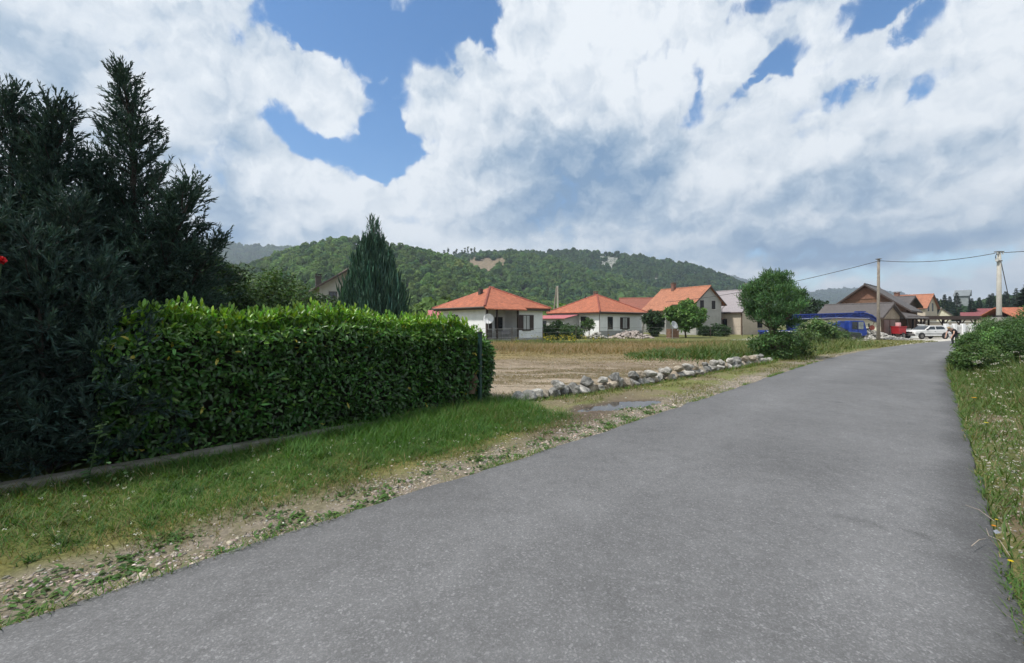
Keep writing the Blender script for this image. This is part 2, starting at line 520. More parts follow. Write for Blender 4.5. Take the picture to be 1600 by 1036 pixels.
def ground_col(t, n):
    x, y = rt(t, n)
    a = fbm(x * .35, y * .35, oct=4, seed=21); b = fbm(x * 1.6, y * 1.6, oct=4, seed=22); c = fbm(x * 6, y * 6, oct=3, seed=23)
    soil = np.array([.295, .24, .178]); straw = np.array([.235, .185, .085]); green = np.array([.06, .105, .024])
    dull = np.array([.13, .135, .045]); grav = np.array([.24, .205, .165]); mud = np.array([.135, .105, .08]); white = np.array([.52, .49, .44])
    def mixc(p, q, f): return p + (q - p) * np.clip(f, 0, 1)[..., None]
    base = np.broadcast_to(dull, x.shape + (3,))
    base = mixc(base, straw, sstep(.45, .62, a) * .6)
    base = mixc(base, green, sstep(.48, .62, b) * .5)
    # the lot left of the stone row
    lot = sstep(-.25, .15, row_n(t) - n + (b - .5) * .5) * sstep(6.3, 7.0, t + (b - .5))
    back = sstep(19.5, 25, y + (a - .5) * 9)
    lc = np.broadcast_to(soil, x.shape + (3,))
    wisps = fbm(x * .35 + 3, y * 1.6, oct=5, seed=31)
    lc = mixc(lc, np.array([.15, .118, .066]), sstep(.47, .57, wisps) * sstep(9.5, 13, y + (b - .5) * 4) * .95)
    lc = mixc(lc, np.array([.10, .085, .045]), sstep(.56, .66, fbm(x * .5, y * 2.2, oct=5, seed=33)) * sstep(10.5, 13, y) * .85)
    lc = mixc(lc, np.array([.165, .125, .08]), sstep(12.5, 18, y + (a - .5) * 8) * .75)
    lc = mixc(lc, soil * 1.1, sstep(.57, .68, b) * .5)
    lc = mixc(lc, straw, back)
    lc = mixc(lc, dull, sstep(33, 40, y + (a - .5) * 10))
    base = mixc(base, lc, lot)
    dl = road_l(t) - n + (b - .5) * .5; dr = n - road_r(t) + (b - .5) * .35
    # grass verge by the hedge
    v = sstep(0, .3, dl) * (1 - lot)
    vg = mixc(np.broadcast_to(green, x.shape + (3,)), np.array([.16, .15, .05]), (1 - sstep(.9, 1.7, dl)) * .8 + sstep(.5, .62, b) * .3)
    base = mixc(base, vg, v * (1 - sstep(6.2, 7.2, t + (b - .5) * 1.4)) * (n < 0))
    vt = mixc(np.broadcast_to(np.array([.17, .145, .085]), x.shape + (3,)), np.array([.14, .15, .05]), sstep(.42, .58, b))
    base = mixc(base, vt, v * sstep(6.2, 7.2, t + (b - .5) * 1.4) * (1 - sstep(26, 34, t)) * (n < 0))
    # wet mud track by the puddle
    md = np.exp(-(((t - 7.0) / 2.5) ** 2 + ((n + 4.66 + .22 * (t - 7.0)) / .46) ** 2) ** 2)
    base = mixc(base, np.array([.115, .088, .066]), md * sstep(.25, .5, b + .25))
    base = mixc(base, mud * .8, sstep(-.9, .1, pud_mask(t, n)) * (np.abs(t - PUD[0]) < 3))
    # gravel shoulder
    base = mixc(base, np.array([.115, .088, .066]), md * sstep(.3, .5, c) * .5)
    g = (1 - md * .7) * (1 - sstep(.35, .8, dl + (a - .5) * .7)) * (n < -1) * (1 - sstep(30, 45, t))
    base = mixc(base, mixc(np.broadcast_to(grav, x.shape + (3,)), np.array([.17, .15, .10]), sstep(.4, .6, c)), g * .95)
    # right verge
    rg = sstep(-.05, .2, dr)
    rc = mixc(np.broadcast_to(np.array([.10, .105, .035]), x.shape + (3,)), np.array([.16, .12, .075]), sstep(.48, .6, b))
    base = mixc(base, rc, rg * (n > 0) * (1 - sstep(35, 50, t)))
    # pale gravel yard at the far bend
    yd = sstep(44, 48, t + (b - .5) * 5) * (1 - sstep(74, 80, t)) * sstep(-16, -13, n + (b - .5) * 3) * (1 - sstep(18, 24, n)) * (y > 30)
    base = mixc(base, white, yd * .9)
    return base * (.82 + .36 * c)[..., None]

tt = axis(-2500, 4500, -2.5, 14.5, .085, 1.05); nn = axis(-3500, 3500, -8.2, 3.0, .085, 1.05)
T, Nn = np.meshgrid(tt, nn, indexing='ij')
gx, gy = rt(T, Nn)
V = np.stack([gx, gy, ground_z(T, Nn)], -1).reshape(-1, 3)
i = np.arange(len(tt) * len(nn)).reshape(len(tt), len(nn))
Fq = np.stack([i[:-1, :-1], i[:-1, 1:], i[1:, 1:], i[1:, :-1]], -1).reshape(-1, 4)[:, ::-1]
gm = bpy.data.materials.new('earth'); gnt, gN, gL, gP = nodes_of(gm)
at = gN.new('ShaderNodeAttribute'); at.attribute_name = 'Col'
gtc = gN.new('ShaderNodeTexCoord')
gz1 = gN.new('ShaderNodeTexNoise'); gz1.inputs['Scale'].default_value = 22; gz1.inputs['Detail'].default_value = 8; gz1.inputs['Roughness'].default_value = .75
gL.new(gtc.outputs['Object'], gz1.inputs['Vector'])
gmr = gN.new('ShaderNodeMapRange'); gmr.inputs[1].default_value = .3; gmr.inputs[2].default_value = .7; gmr.inputs[3].default_value = .55; gmr.inputs[4].default_value = 1.45
gL.new(gz1.outputs['Fac'], gmr.inputs[0])
gmx = gN.new('ShaderNodeVectorMath'); gmx.operation = 'SCALE'
gL.new(at.outputs['Color'], gmx.inputs[0]); gL.new(gmr.outputs[0], gmx.inputs['Scale']); gL.new(gmx.outputs[0], gP.inputs['Base Color'])
gbp = gN.new('ShaderNodeBump'); gbp.inputs['Strength'].default_value = .7; gbp.inputs['Distance'].default_value = .03
gL.new(gz1.outputs['Fac'], gbp.inputs['Height']); gL.new(gbp.outputs['Normal'], gP.inputs['Normal'])
gP.inputs['Roughness'].default_value = .95; gP.inputs['Specular IOR Level'].default_value = .2
go = npmesh('ground', V, [Fq], gm, None, ground_col(T, Nn).reshape(-1, 3), True); tag(go, kind='structure')

# ---- asphalt
am = bpy.data.materials.new('asphalt'); ant, aN, aL, aP = nodes_of(am)
atc = aN.new('ShaderNodeTexCoord')
def an(scale, detail=4, rough=.6):
    n = aN.new('ShaderNodeTexNoise'); n.inputs['Scale'].default_value = scale; n.inputs['Detail'].default_value = detail; n.inputs['Roughness'].default_value = rough
    aL.new(atc.outputs['Object'], n.inputs['Vector']); return n.outputs['Fac']
def am_(op, a, b=None, c=None):
    n = aN.new('ShaderNodeMath'); n.operation = op
    for i, v in enumerate((a, b, c)):
        if v is None: continue
        if isinstance(v, (int, float)): n.inputs[i].default_value = v
        else: aL.new(v, n.inputs[i])
    return n.outputs[0]
vo = aN.new('ShaderNodeTexVoronoi'); vo.inputs['Scale'].default_value = 150; aL.new(atc.outputs['Object'], vo.inputs['Vector'])
vs = aN.new('ShaderNodeSeparateColor'); aL.new(vo.outputs['Color'], vs.inputs[0])
vo2 = aN.new('ShaderNodeTexVoronoi'); vo2.inputs['Scale'].default_value = 80; aL.new(atc.outputs['Object'], vo2.inputs['Vector'])
vs2 = aN.new('ShaderNodeSeparateColor'); aL.new(vo2.outputs['Color'], vs2.inputs[0])
chips = am_('POWER', vs.outputs[0], 3.0)
chips2 = am_('POWER', vs2.outputs[1], 9.0)
acol = aN.new('ShaderNodeAttribute'); acol.attribute_name = 'Col'
val = am_('ADD', am_('MULTIPLY', chips, .36), am_('MULTIPLY', chips2, .55))
val = am_('ADD', val, am_('MULTIPLY', am_('SUBTRACT', an(6, 6, .7), .5), .55))
val = am_('ADD', val, am_('MULTIPLY', am_('SUBTRACT', an(.7, 5), .5), .45))
val = am_('ADD', val, am_('MULTIPLY', am_('SUBTRACT', an(28, 4, .7), .5), .4))
val = am_('ADD', val, .78)
asc = aN.new('ShaderNodeVectorMath'); asc.operation = 'SCALE'; aL.new(acol.outputs['Color'], asc.inputs[0]); aL.new(val, asc.inputs['Scale'])
aL.new(asc.outputs[0], aP.inputs['Base Color'])
abp = aN.new('ShaderNodeBump'); abp.inputs['Strength'].default_value = .75; abp.inputs['Distance'].default_value = .006
aL.new(am_('ADD', vs.outputs[0], am_('MULTIPLY', an(60, 5), .6)), abp.inputs['Height']); aL.new(abp.outputs['Normal'], aP.inputs['Normal'])
aP.inputs['Roughness'].default_value = .82; aP.inputs['Specular IOR Level'].default_value = .3

tr = axis(-25, 160, -2, 14, .06, 1.035, 1.5); fr = np.concatenate([[0, .001], np.linspace(.004, .996, 60), [.999, 1]])
Tr, Fr = np.meshgrid(tr, fr, indexing='ij')
wl = (fbm(tr * 1.7, tr * 0 + 3, oct=4, seed=51) - .5) * .16; wr = (fbm(tr * 3.4, tr * 0 + 8, oct=4, seed=52) - .5) * .09
Lx = (road_l(tr) + wl)[:, None]; Rx = (road_r(tr) + wr)[:, None]
Nr = Lx + (Rx - Lx) * Fr
u = Fr * 2 - 1
Zr = .016 + .045 * (1 - u * u) + (fbm(Tr * .8, Nr * .8, oct=2, seed=54) - .5) * .012
Zr[:, 0] = -.08; Zr[:, -1] = -.08; Zr[:, 1] -= .008; Zr[:, -2] -= .008
rx, ry = rt(Tr, Nr)
i = np.arange(Tr.size).reshape(Tr.shape)
Fq = np.stack([i[:-1, :-1], i[:-1, 1:], i[1:, 1:], i[1:, :-1]], -1).reshape(-1, 4)[:, ::-1]
acl = np.full(Tr.shape + (3,), .0) + np.array([.154, .154, .157])
worn = .10 * np.exp(-((Fr - .3) / .10) ** 2) * (.4 + 1.2 * sstep(.35, .65, fbm(Tr * .22, Nr * .5, oct=4, seed=58))) - .08 * sstep(.56, .66, fbm(Tr * .45 + 9, Nr * .7, oct=5, seed=60)) + .05 * sstep(.55, .65, fbm(Tr * .3 - 5, Nr * .6, oct=5, seed=61)) + .20 * np.exp(-((Fr - .84) / .07) ** 2) * sstep(.35, .6, fbm(Tr * .35, Nr * .35, oct=3, seed=59))
edge_dk = .40 * sstep(.90, .985, Fr + (fbm(Tr * 1.1, Nr, oct=3, seed=57) - .5) * .08) + .10 * (1 - sstep(.01, .06, Fr))
acl = acl * (1 + worn - edge_dk)[..., None]
# two oily stains and a dropping on the lane
for (px, py, a, b, d) in ((1352, 825, .16, .07, .55), (1432, 842, .13, .05, .5), (1303, 632, .16, .06, .75), (1312, 634, .06, .05, .6)):
    sx_, sy_ = gp(px, py); st, sn = to_tn(sx_, sy_)
    dd = ((Tr - st) / b) ** 2 + ((Nr - sn) / a) ** 2
    acl = acl * (1 - d * np.exp(-dd * 1.3) * sstep(.25, .6, fbm(Tr * 14, Nr * 14, oct=3, seed=66)))[..., None]
ro = npmesh('road', np.stack([rx, ry, Zr], -1).reshape(-1, 3), [Fq], am, None, acl.reshape(-1, 3), True); tag(ro, kind='structure')

# ---- puddle: a level sheet of water lying in its hollow
wm = bpy.data.materials.new('muddy water'); wnt, wN, wL, wP = nodes_of(wm)
wP.inputs['Base Color'].default_value = (.055, .045, .036, 1); wP.inputs['Roughness'].default_value = .04; wP.inputs['IOR'].default_value = 1.33
wnz = wN.new('ShaderNodeTexNoise'); wnz.inputs['Scale'].default_value = 9
wbp = wN.new('ShaderNodeBump'); wbp.inputs['Strength'].default_value = .05; wL.new(wnz.outputs['Fac'], wbp.inputs['Height']); wL.new(wbp.outputs['Normal'], wP.inputs['Normal'])
mb = MB(); px_, py_ = rt(*PUD)
q = [rt(PUD[0] + a, PUD[1] + b) for a, b in ((-1.5, -.6), (-1.5, .45), (1.5, .6), (1.5, -.45))]
PUD_Z = float(ground_z(np.array([PUD[0] - 1.6]), np.array([PUD[1]]))[0]) - .043
mb.add([(a, b, PUD_Z) for a, b in q], [(0, 1, 2, 3)])
o = mb.build('puddle', wm); tag(o, kind='structure')

# ---- concrete kerb in front of the hedge
mb = MB()
ks = np.linspace(-6, 6.1, 60)
for a, b in zip(ks[:-1], ks[1:]):
    kn = lambda t: -6.52 + .02 * math.sin(t * 1.7)
    za, zb = .155 - .035 * max(0, a) / 6, .155 - .035 * max(0, b) / 6
    A = [rt(a, kn(a) + d) for d in (.09, .075, -.075, -.09)]; B = [rt(b, kn(b) + d) for d in (.09, .075, -.075, -.09)]
    hh = (-.1, 1, 1, -.1)
    vs = [(p[0], p[1], za * h if h > 0 else h) for p, h in zip(A, hh)] + [(p[0], p[1], zb * h if h > 0 else h) for p, h in zip(B, hh)]
    mb.add(vs, [(0, 1, 5, 4), (1, 2, 6, 5), (2, 3, 7, 6)] + ([(0, 1, 2, 3)] if a == ks[0] else []) + ([(4, 5, 6, 7)] if b == ks[-1] else []))
o = mb.build('concrete_kerb', surf('old concrete', (.185, .178, .155), .9, .4, 5, .5, 25))
tag(o, 'low grey concrete kerb under the hedge and dark conifers', 'kerb')
# ================================================================ hills and their woods
hill_m = surf('forest floor', (.045, .06, .022), .95, .3, .05)
wood_m = foliage('far leaves', .85, .3, .1)

def blob_templates(K, q, size=.42):
    out = []
    for k in range(K):
        d = rdir(q * 2); d = d[d[:, 2] > -.35][:q]
        M = len(d)
        r = .75 + .4 * vnoise(d[:, 0] * 2 + 9 * k, d[:, 1] * 2, d[:, 2] * 2, 70 + k)
        p = d * r[:, None] * np.array([1, 1, 1.1])
        n = unit(d + rng.normal(0, .32, (M, 3)))
        t = unit(np.cross(n, rng.normal(0, 1, (M, 3)))); s = np.cross(n, t)
        h = size * np.exp(rng.normal(0, .25, M))[:, None]
        Vq = np.stack([p - t * h - s * h * .8, p + t * h * .9 - s * h, p + t * h + s * h * .9, p - t * h * .8 + s * h], 1)
        out.append((Vq, np.exp(rng.normal(0, .11, M)) * (1 + .0 * d[:, 2])))
    return out
BT_FAR = blob_templates(5, 40, .38)
BT_NEAR = blob_templates(5, 130, .19)

def woods(name, P, R, H, C, label=None, BT=None):
    """many far crowns that read as one mass: P (n,3) feet, R radius, H height of crown centre, C pigment"""
    Vs, Cs = [], []
    BT = BT or BT_FAR
    which = rng.integers(0, len(BT), len(P)); ang = rng.random(len(P)) * 2 * PI
    for k, (Vq, cv) in enumerate(BT):
        m = np.where(which == k)[0]
        if not len(m): continue
        c, s = np.cos(ang[m]), np.sin(ang[m])
        X = Vq[None, ..., 0] * c[:, None, None] - Vq[None, ..., 1] * s[:, None, None]
        Yy = Vq[None, ..., 0] * s[:, None, None] + Vq[None, ..., 1] * c[:, None, None]
        Z = np.broadcast_to(Vq[None, ..., 2], X.shape)
        W = np.stack([X, Yy, Z], -1) * np.stack([R[m], R[m], R[m] * 1.1], -1)[:, None, None, :]
        W = W + (P[m] + np.stack([0 * H[m], 0 * H[m], H[m]], -1))[:, None, None, :]
        Vs.append(W.reshape(-1, 3))
        Cs.append(np.repeat((C[m][:, None, :] * cv[None, :, None]).reshape(-1, 3), 4, axis=0))
    V = np.concatenate(Vs); Cc = np.concatenate(Cs)
    F = np.arange(len(V)).reshape(-1, 4)
    o = npmesh(name, V, [F], wood_m, None, Cc)
    return tag(o, label, 'woodland' if label else None, None, 'stuff')

def hill(name, ridge, Yr, Yf, relief=.10, treeh=6, mat=None, seed=0, power=1.0, step=5):
    ridge = np.array(ridge, float)
    px = np.arange(ridge[0, 0], ridge[-1, 0] + .1, step)
    py = np.interp(px, ridge[:, 0], ridge[:, 1])
    k = np.hanning(9); k /= k.sum()
    py = np.convolve(np.pad(py, 4, 'edge'), k, 'valid')
    s = np.concatenate([np.linspace(0, 1, 34), np.linspace(1.06, 1.6, 8)])
    def height(p, ss):
        yr = np.interp(p, px, py)
        zr = CAMH + (HY - yr) / FOC * Yr - treeh
        sh = np.where(ss <= 1, np.clip(ss, 0, 1) ** power, 1 - (ss - 1) * 1.5)
        rel = (fbm(p / 55, ss * 2.5, oct=4, seed=80 + seed) - .5) * relief * 4 * np.clip(ss, 0, 1) * np.clip(1.0 - ss, 0, 1) * 2
        return np.maximum(zr, -3) * np.maximum(sh + rel, -.05) - .5
    def xyz(p, ss):
        Y = Yf + ss * (Yr - Yf)
        return np.stack([(p - CX) / FOC * Y, Y, height(p, ss)], -1)
    P, S = np.meshgrid(px, s, indexing='ij')
    V = xyz(P, S).reshape(-1, 3)
    i = np.arange(P.size).reshape(P.shape)
    F = np.stack([i[:-1, :-1], i[1:, :-1], i[1:, 1:], i[:-1, 1:]], -1).reshape(-1, 4)
    o = npmesh(name, V, [F], mat or hill_m, None, None, True); tag(o, kind='structure')
    return xyz, (px[0], px[-1])

def sow(xyz, rng_px, n, keep=None, smax=1.06, R=(2.2, 3.6), col=(.05, .085, .024), seed=0, dark=.5, jitter=.12):
    p = rng.uniform(rng_px[0], rng_px[1], n); s = rng.random(n) ** .8 * smax
    if keep is not None:
        m = keep(p, s); p, s = p[m], s[m]
    P = xyz(p, s); M = len(P)
    r = rng.uniform(R[0], R[1], M) * np.exp(rng.normal(0, .12, M))
    h = r * rng.uniform(1.0, 1.6, M)
    patch = fbm(p / 40, s * 4, oct=3, seed=90 + seed)
    kind = fbm(p / 9, s * 14, oct=2, seed=95 + seed)
    base = np.array(col)[None] * np.exp(rng.normal(0, jitter, (M, 1)))
    c = base * (1 + (.7 * (patch - .5) + .5 * (kind - .5)))[:, None]
    conif = (kind + rng.normal(0, .1, M)) > .64
    c = np.where(conif[:, None], c * np.array([.55, .62, .85]), c)
    c[:, 0] *= np.exp(rng.normal(0, .08, M)); 
    return P, r, h, np.clip(c, .004, .4)

# near wooded hill on the left
A_xyz, A_r = hill('hill', [(-700, 470), (-300, 440), (100, 428), (330, 424), (390, 412), (440, 393), (500, 375), (545, 371), (600, 380), (640, 383), (690, 396), (720, 404), (760, 428), (800, 448), (860, 474), (930, 496), (1000, 507)], 430, 215, .10, 5, seed=1)
woods('wooded_slope', *sow(A_xyz, (-300, 960), 6200, R=(1.7, 3.1), col=(.105, .175, .055), seed=1), BT=BT_NEAR)
# spur with the felled clearing
def in_clearing(p, s):
    return (((p - 764) / 33) ** 2 + ((s - .80) / .19) ** 2 + (fbm(p / 7, s * 22, oct=4, seed=10) - .5) * 2.2 < .9)
B_xyz, B_r = hill('hill', [(560, 420), (640, 398), (700, 397), (745, 396), (800, 394), (850, 399), (900, 415), (960, 431), (1010, 446), (1060, 462), (1120, 484), (1200, 505)], 600, 340, .10, 5, seed=2)
thin = lambda p, s: ~in_clearing(p, s) & ~((p > 690) & (p < 746) & (s > .86) & (rng.random(len(p)) > .10))
woods('wooded_slope', *sow(B_xyz, (600, 1150), 5200, keep=thin, R=(1.8, 3.2), col=(.088, .15, .052), seed=2))
# cliff hill behind
C_xyz, C_r = hill('hill', [(600, 420), (720, 396), (800, 391), (850, 394), (880, 390), (950, 394), (1020, 402), (1080, 412), (1120, 425), (1160, 440), (1200, 462), (1250, 485), (1300, 507)], 800, 480, .06, 6, seed=3)
def cliffs(p, s):
    f = fbm(p / 16, s * 7, oct=3, seed=77)
    return ((((p - 948) / 34) ** 2 + ((s - .80) / .16) ** 2 < 1) & (f > .50)) | ((p > 900) & (p < 1090) & (s > .5) & (s < .85) & (f > .72))
woods('wooded_slope', *sow(C_xyz, (680, 1290), 7500, keep=lambda p, s: ~cliffs(p, s), R=(2.0, 3.6), col=(.06, .108, .048), seed=3))
# distant ranges
F_xyz, F_r = hill('hill', [(-800, 430), (-200, 400), (200, 372), (345, 376), (380, 383), (450, 386), (520, 393), (620, 405), (800, 440), (900, 480), (950, 506)], 1700, 1000, .08, 8, seed=4)
woods('wooded_slope', *sow(F_xyz, (250, 620), 3600, R=(4, 7), col=(.085, .13, .05), seed=4))
G_xyz, G_r = hill('hill', [(1060, 500), (1100, 455), (1130, 432), (1150, 435), (1170, 443), (1215, 468), (1245, 463), (1290, 457), (1330, 454), (1375, 458), (1420, 465), (1470, 476), (1560, 488), (1700, 500)], 2600, 1500, .08, 8, seed=5)
woods('wooded_slope', *sow(G_xyz, (1090, 1500), 3800, R=(6, 11), col=(.045, .075, .032), seed=5))
# low wooded rise at the right
H_xyz, H_r = hill('hill', [(1390, 506), (1440, 488), (1480, 478), (1530, 474), (1600, 462), (1700, 450), (2100, 440), (2600, 450)], 260, 150, .08, 5, seed=6)
woods('wooded_slope', *sow(H_xyz, (1440, 2300), 2200, R=(1.4, 2.6), col=(.05, .088, .042), seed=6))
# trees on the valley floor behind the houses
n_ = 900
fy = rng.uniform(95, 225, n_); fp = rng.uniform(200, 1330, n_)
ok = ~((fp > 1120) & (fy < 150))
fy, fp = fy[ok], fp[ok]; M = len(fy)
r_ = rng.uniform(1.6, 3.2, M)
c_ = np.array([.055, .09, .027]) * np.exp(rng.normal(0, .28, (M, 1)))
woods('valley_trees', np.stack([(fp - CX) / FOC * fy, fy, 0 * fy], -1), r_, r_ * rng.uniform(.8, 1.25, M), c_ * 1.6, BT=BT_NEAR)

# bare earth of the clearing and the rock of the cliff, each laid over the hill's own form
def patch(name, xyz, p0, p1, s0, s1, inside, mat, lift, rough, np_=60, ns=40):
    p = np.linspace(p0, p1, np_); s = np.linspace(s0, s1, ns)
    P, S = np.meshgrid(p, s, indexing='ij')
    V = xyz(P, S); V[..., 2] += lift + (fbm(P / 3, S * 60, oct=3, seed=7) - .5) * rough
    V[..., 1] -= (fbm(P / 4, S * 30, oct=3, seed=8)) * rough
    i = np.arange(P.size).reshape(P.shape)
    F = np.stack([i[:-1, :-1], i[1:, :-1], i[1:, 1:], i[:-1, 1:]], -1).reshape(-1, 4)
    pc, scn = (P[:-1, :-1] + P[1:, 1:]).ravel() / 2, (S[:-1, :-1] + S[1:, 1:]).ravel() / 2
    F = F[inside(pc, scn)]
    o = npmesh(name, V.reshape(-1, 3), [F], mat); return tag(o, kind='structure')
patch('clearing', B_xyz, 715, 815, .58, 1.0, lambda p, s: (((p - 764) / 38) ** 2 + ((s - .80) / .205) ** 2 + (fbm(p / 7, s * 22, oct=4, seed=10) - .5) * 2.2 < 1.25), surf('felled slope', (.10, .085, .045), .95, .3, .3, col2=(.25, .185, .125)), .6, 1.2)
patch('cliff', C_xyz, 895, 1095, .45, 1.0, cliffs, surf('cliff rock', (.06, .08, .05), .9, .3, .25, col2=(.30, .30, .275), thr=(.4, .6)), 2.0, 7, 140, 90)

# spindly trees left standing on the skyline of the clearing
stand_m = surf('bark grey', (.09, .08, .065), .9, .3, 6, .4, 20)
for k, (px, hh) in enumerate([(694, 11), (700, 13), (709, 9), (713, 12), (722, 11), (726, 14), (731, 15), (736, 13), (741, 15)]):
    b = B_xyz(np.array([px]), np.array([.985]))[0]
    t = thing('sparse_tree', 'thin sparse tree standing on the skyline beside the felled clearing', 'tree', (b[0], b[1], b[2]), 0, 'spindly trees on the clearing skyline')
    mb = MB(); mb.tube([(0, 0, -.5), (.1, 0, hh * .5), (.2, 0, hh)], [.3, .22, .1], 5); mb.build('trunk', stand_m, t)
    cc = np.stack([rng.normal(.15, .5, 9), rng.normal(0, .5, 9), rng.uniform(.55, 1.0, 9) * hh], 1)
    crown('crown', cc, .95, 16, .9, .6, (.045, .065, .026), wood_m, t, kind='clump')

# ================================================================ haze: the air over the valley
hz = MB(); hz.box(-3600, 4400, -300, 3300, -4.0, 420)
hm = bpy.data.materials.new('valley air'); hm.use_nodes = True
hn = hm.node_tree; hn.nodes.remove(hn.nodes['Principled BSDF'])
pv = hn.nodes.new('ShaderNodeVolumePrincipled'); pv.inputs['Color'].default_value = (.72, .84, 1, 1); pv.inputs['Density'].default_value = .00026
pv.inputs['Anisotropy'].default_value = .2
hn.links.new(pv.outputs[0], hn.nodes['Material Output'].inputs['Volume'])
ho = hz.build('haze', hm); tag(ho, kind='stuff')
# ================================================================ houses
plaster = surf('white plaster', (.78, .79, .79), .9, .08, 1.5, .15, 30)
plaster_old = surf('weathered grey plaster', (.36, .355, .335), .9, .14, 1.2, .2, 25)
plaster_beige = surf('beige plaster', (.50, .43, .35), .9, .1, 1.3, .2, 25)
plaster_cream = surf('cream plaster', (.58, .55, .42), .9, .08, 1.3)
block = surf('raw block render', (.30, .285, .255), .95, .25, .9, .3, 20)
brick = surf('brown brick', (.17, .095, .06), .9, .3, 4, .3, 18)
dkwood = surf('dark stained wood', (.045, .026, .018), .6, .3, 8, .3, 30)
wood = surf('brown boards', (.11, .07, .045), .7, .3, 7, .3, 30)
paleboard = surf('pale weathered boards', (.33, .27, .20), .8, .25, 6, .3, 25)
t_red = tile('clay tiles', (.36, .112, .055), var=.32)
t_orange = tile('orange clay tiles', (.36, .145, .08), var=.3)
t_old = tile('dull brown tiles', (.25, .085, .055))
t_grey = tile('grey roof sheets', (.27, .245, .255), .5, .08, .35)
t_dkgrey = tile('dark grey roof sheets', (.088, .078, .076), .4, .14, .35)
t_pink = tile('faded red sheets', (.40, .12, .13), .6, .1, .3)
t_maroon = tile('maroon sheets', (.19, .05, .055), .6, .1, .3)
fascia_m = surf('brown fascia', (.06, .04, .032), .6, .2, 5)
white_trim = surf('white trim', (.66, .66, .64), .6, .06, 5)
frame_m = surf('dark window frame', (.035, .024, .02), .5, .2, 8)
shutter_m = surf('dark shutter', (.04, .022, .02), .6, .25, 12)
metal_g = surf('galvanised metal', (.42, .43, .43), .45, .1, 6, metal=.6)
chim_m = surf('chimney brick', (.19, .10, .075), .9, .3, 6, .3, 20)
chim_w = surf('pale chimney', (.50, .47, .42), .9, .2, 5)
gutter_m = surf('gutter', (.10, .08, .07), .5, .2, 5)
GL = glass()

FX = {'front': lambda v: (v[0], -v[1], v[2]), 'left': lambda v: (-v[1], v[0], v[2])}
def facing(side, off=0.0):
    f = FX[side]
    return lambda v: f((v[0], v[1] + off, v[2]))

def window(h, side, a, z0, wdt, hgt, off=0.0, shutters=0, frame=None, mull=True, label=None, curtain=False):
    """window centred at a along the wall: frame (> pane, shutters, sill)"""
    X = facing(side, off)
    x0, x1, z1 = a - wdt / 2, a + wdt / 2, z0 + hgt
    m = MB(X); f = .07
    m.box(x0, x0 + f, -.02, .05, z0, z1); m.box(x1 - f, x1, -.02, .05, z0, z1)
    m.box(x0 + f, x1 - f, -.02, .05, z0, z0 + f); m.box(x0 + f, x1 - f, -.02, .05, z1 - f, z1)
    if mull: m.box(a - .03, a + .03, -.02, .045, z0 + f, z1 - f)
    fr_ = m.build('window', frame or frame_m, h)
    m = MB(X); m.box(x0 + f * .8, x1 - f * .8, -.02, .012, z0 + f * .8, z1 - f * .8); m.build('pane', GL, fr_)
    if curtain:
        m = MB(X)
        for j in range(6):
            c = x0 + f + (wdt - 2 * f) * (j + .5) / 6
            m.box(c - wdt * .065, c + wdt * .065, .013, .018 + .006 * (j % 2), z0 + f, z1 - f)
        m.build('curtain', surf('lace curtain', (.45, .46, .46), .9, .1, 6), fr_)
    m = MB(X); m.box(x0 - .06, x1 + .06, -.02, .10, z0 - .06, z0 - .005); m.build('sill', white_trim if not shutters else frame_m, fr_)
    if shutters:
        for s_ in (-1, 1):
            c = a + s_ * (wdt / 2 + shutters / 2 + .02)
            m = MB(X)
            m.box(c - shutters / 2, c + shutters / 2, .003, .035, z0, z1)
            for q in range(9):
                zz = z0 + (q + .5) * hgt / 9
                m.box(c - shutters / 2 + .05, c + shutters / 2 - .05, .036, .05, zz - hgt / 32, zz + hgt / 40)
            m.build('shutter', shutter_m, fr_)
    return fr_

def door(h, side, a, z0, wdt, hgt, off=0.0, mat=None, pane=False):
    X = facing(side, off)
    m = MB(X)
    m.box(a - wdt / 2, a + wdt / 2, -.02, .035, z0, z0 + hgt)
    for z_a, z_b in ((.12, .45), (.52, .92)):
        m.box(a - wdt * .36, a + wdt * .36, .036, .05, z0 + hgt * z_a, z0 + hgt * z_b)
    d = m.build('door', mat or dkwood, h)
    m = MB(X); m.tube([(a + wdt * .4, .05, z0 + 1.0), (a + wdt * .4, .10, z0 + 1.0), (a + wdt * .3, .10, z0 + 1.0)], .014, 6); m.build('handle', metal_g, d)
    return d

def gutter(h, a, b, down=None):
    m = MB(); m.tube([a, b], .065, 8)
    if down: m.tube([down[0], down[1], down[2]], .045, 8)
    return m.build('gutter', gutter_m, h)

def ridge_caps(h, segs, mat, r=.11):
    m = MB()
    for a, b in segs:
        a, b = Vector(a), Vector(b); n = max(2, int((b - a).length / .38))
        for k in range(n):
            p, q = a.lerp(b, k / n), a.lerp(b, (k + 1.12) / n)
            m.tube([p, q], [r * 1.08, r * .92], 7)
    return m.build('ridge_cap', mat, h)

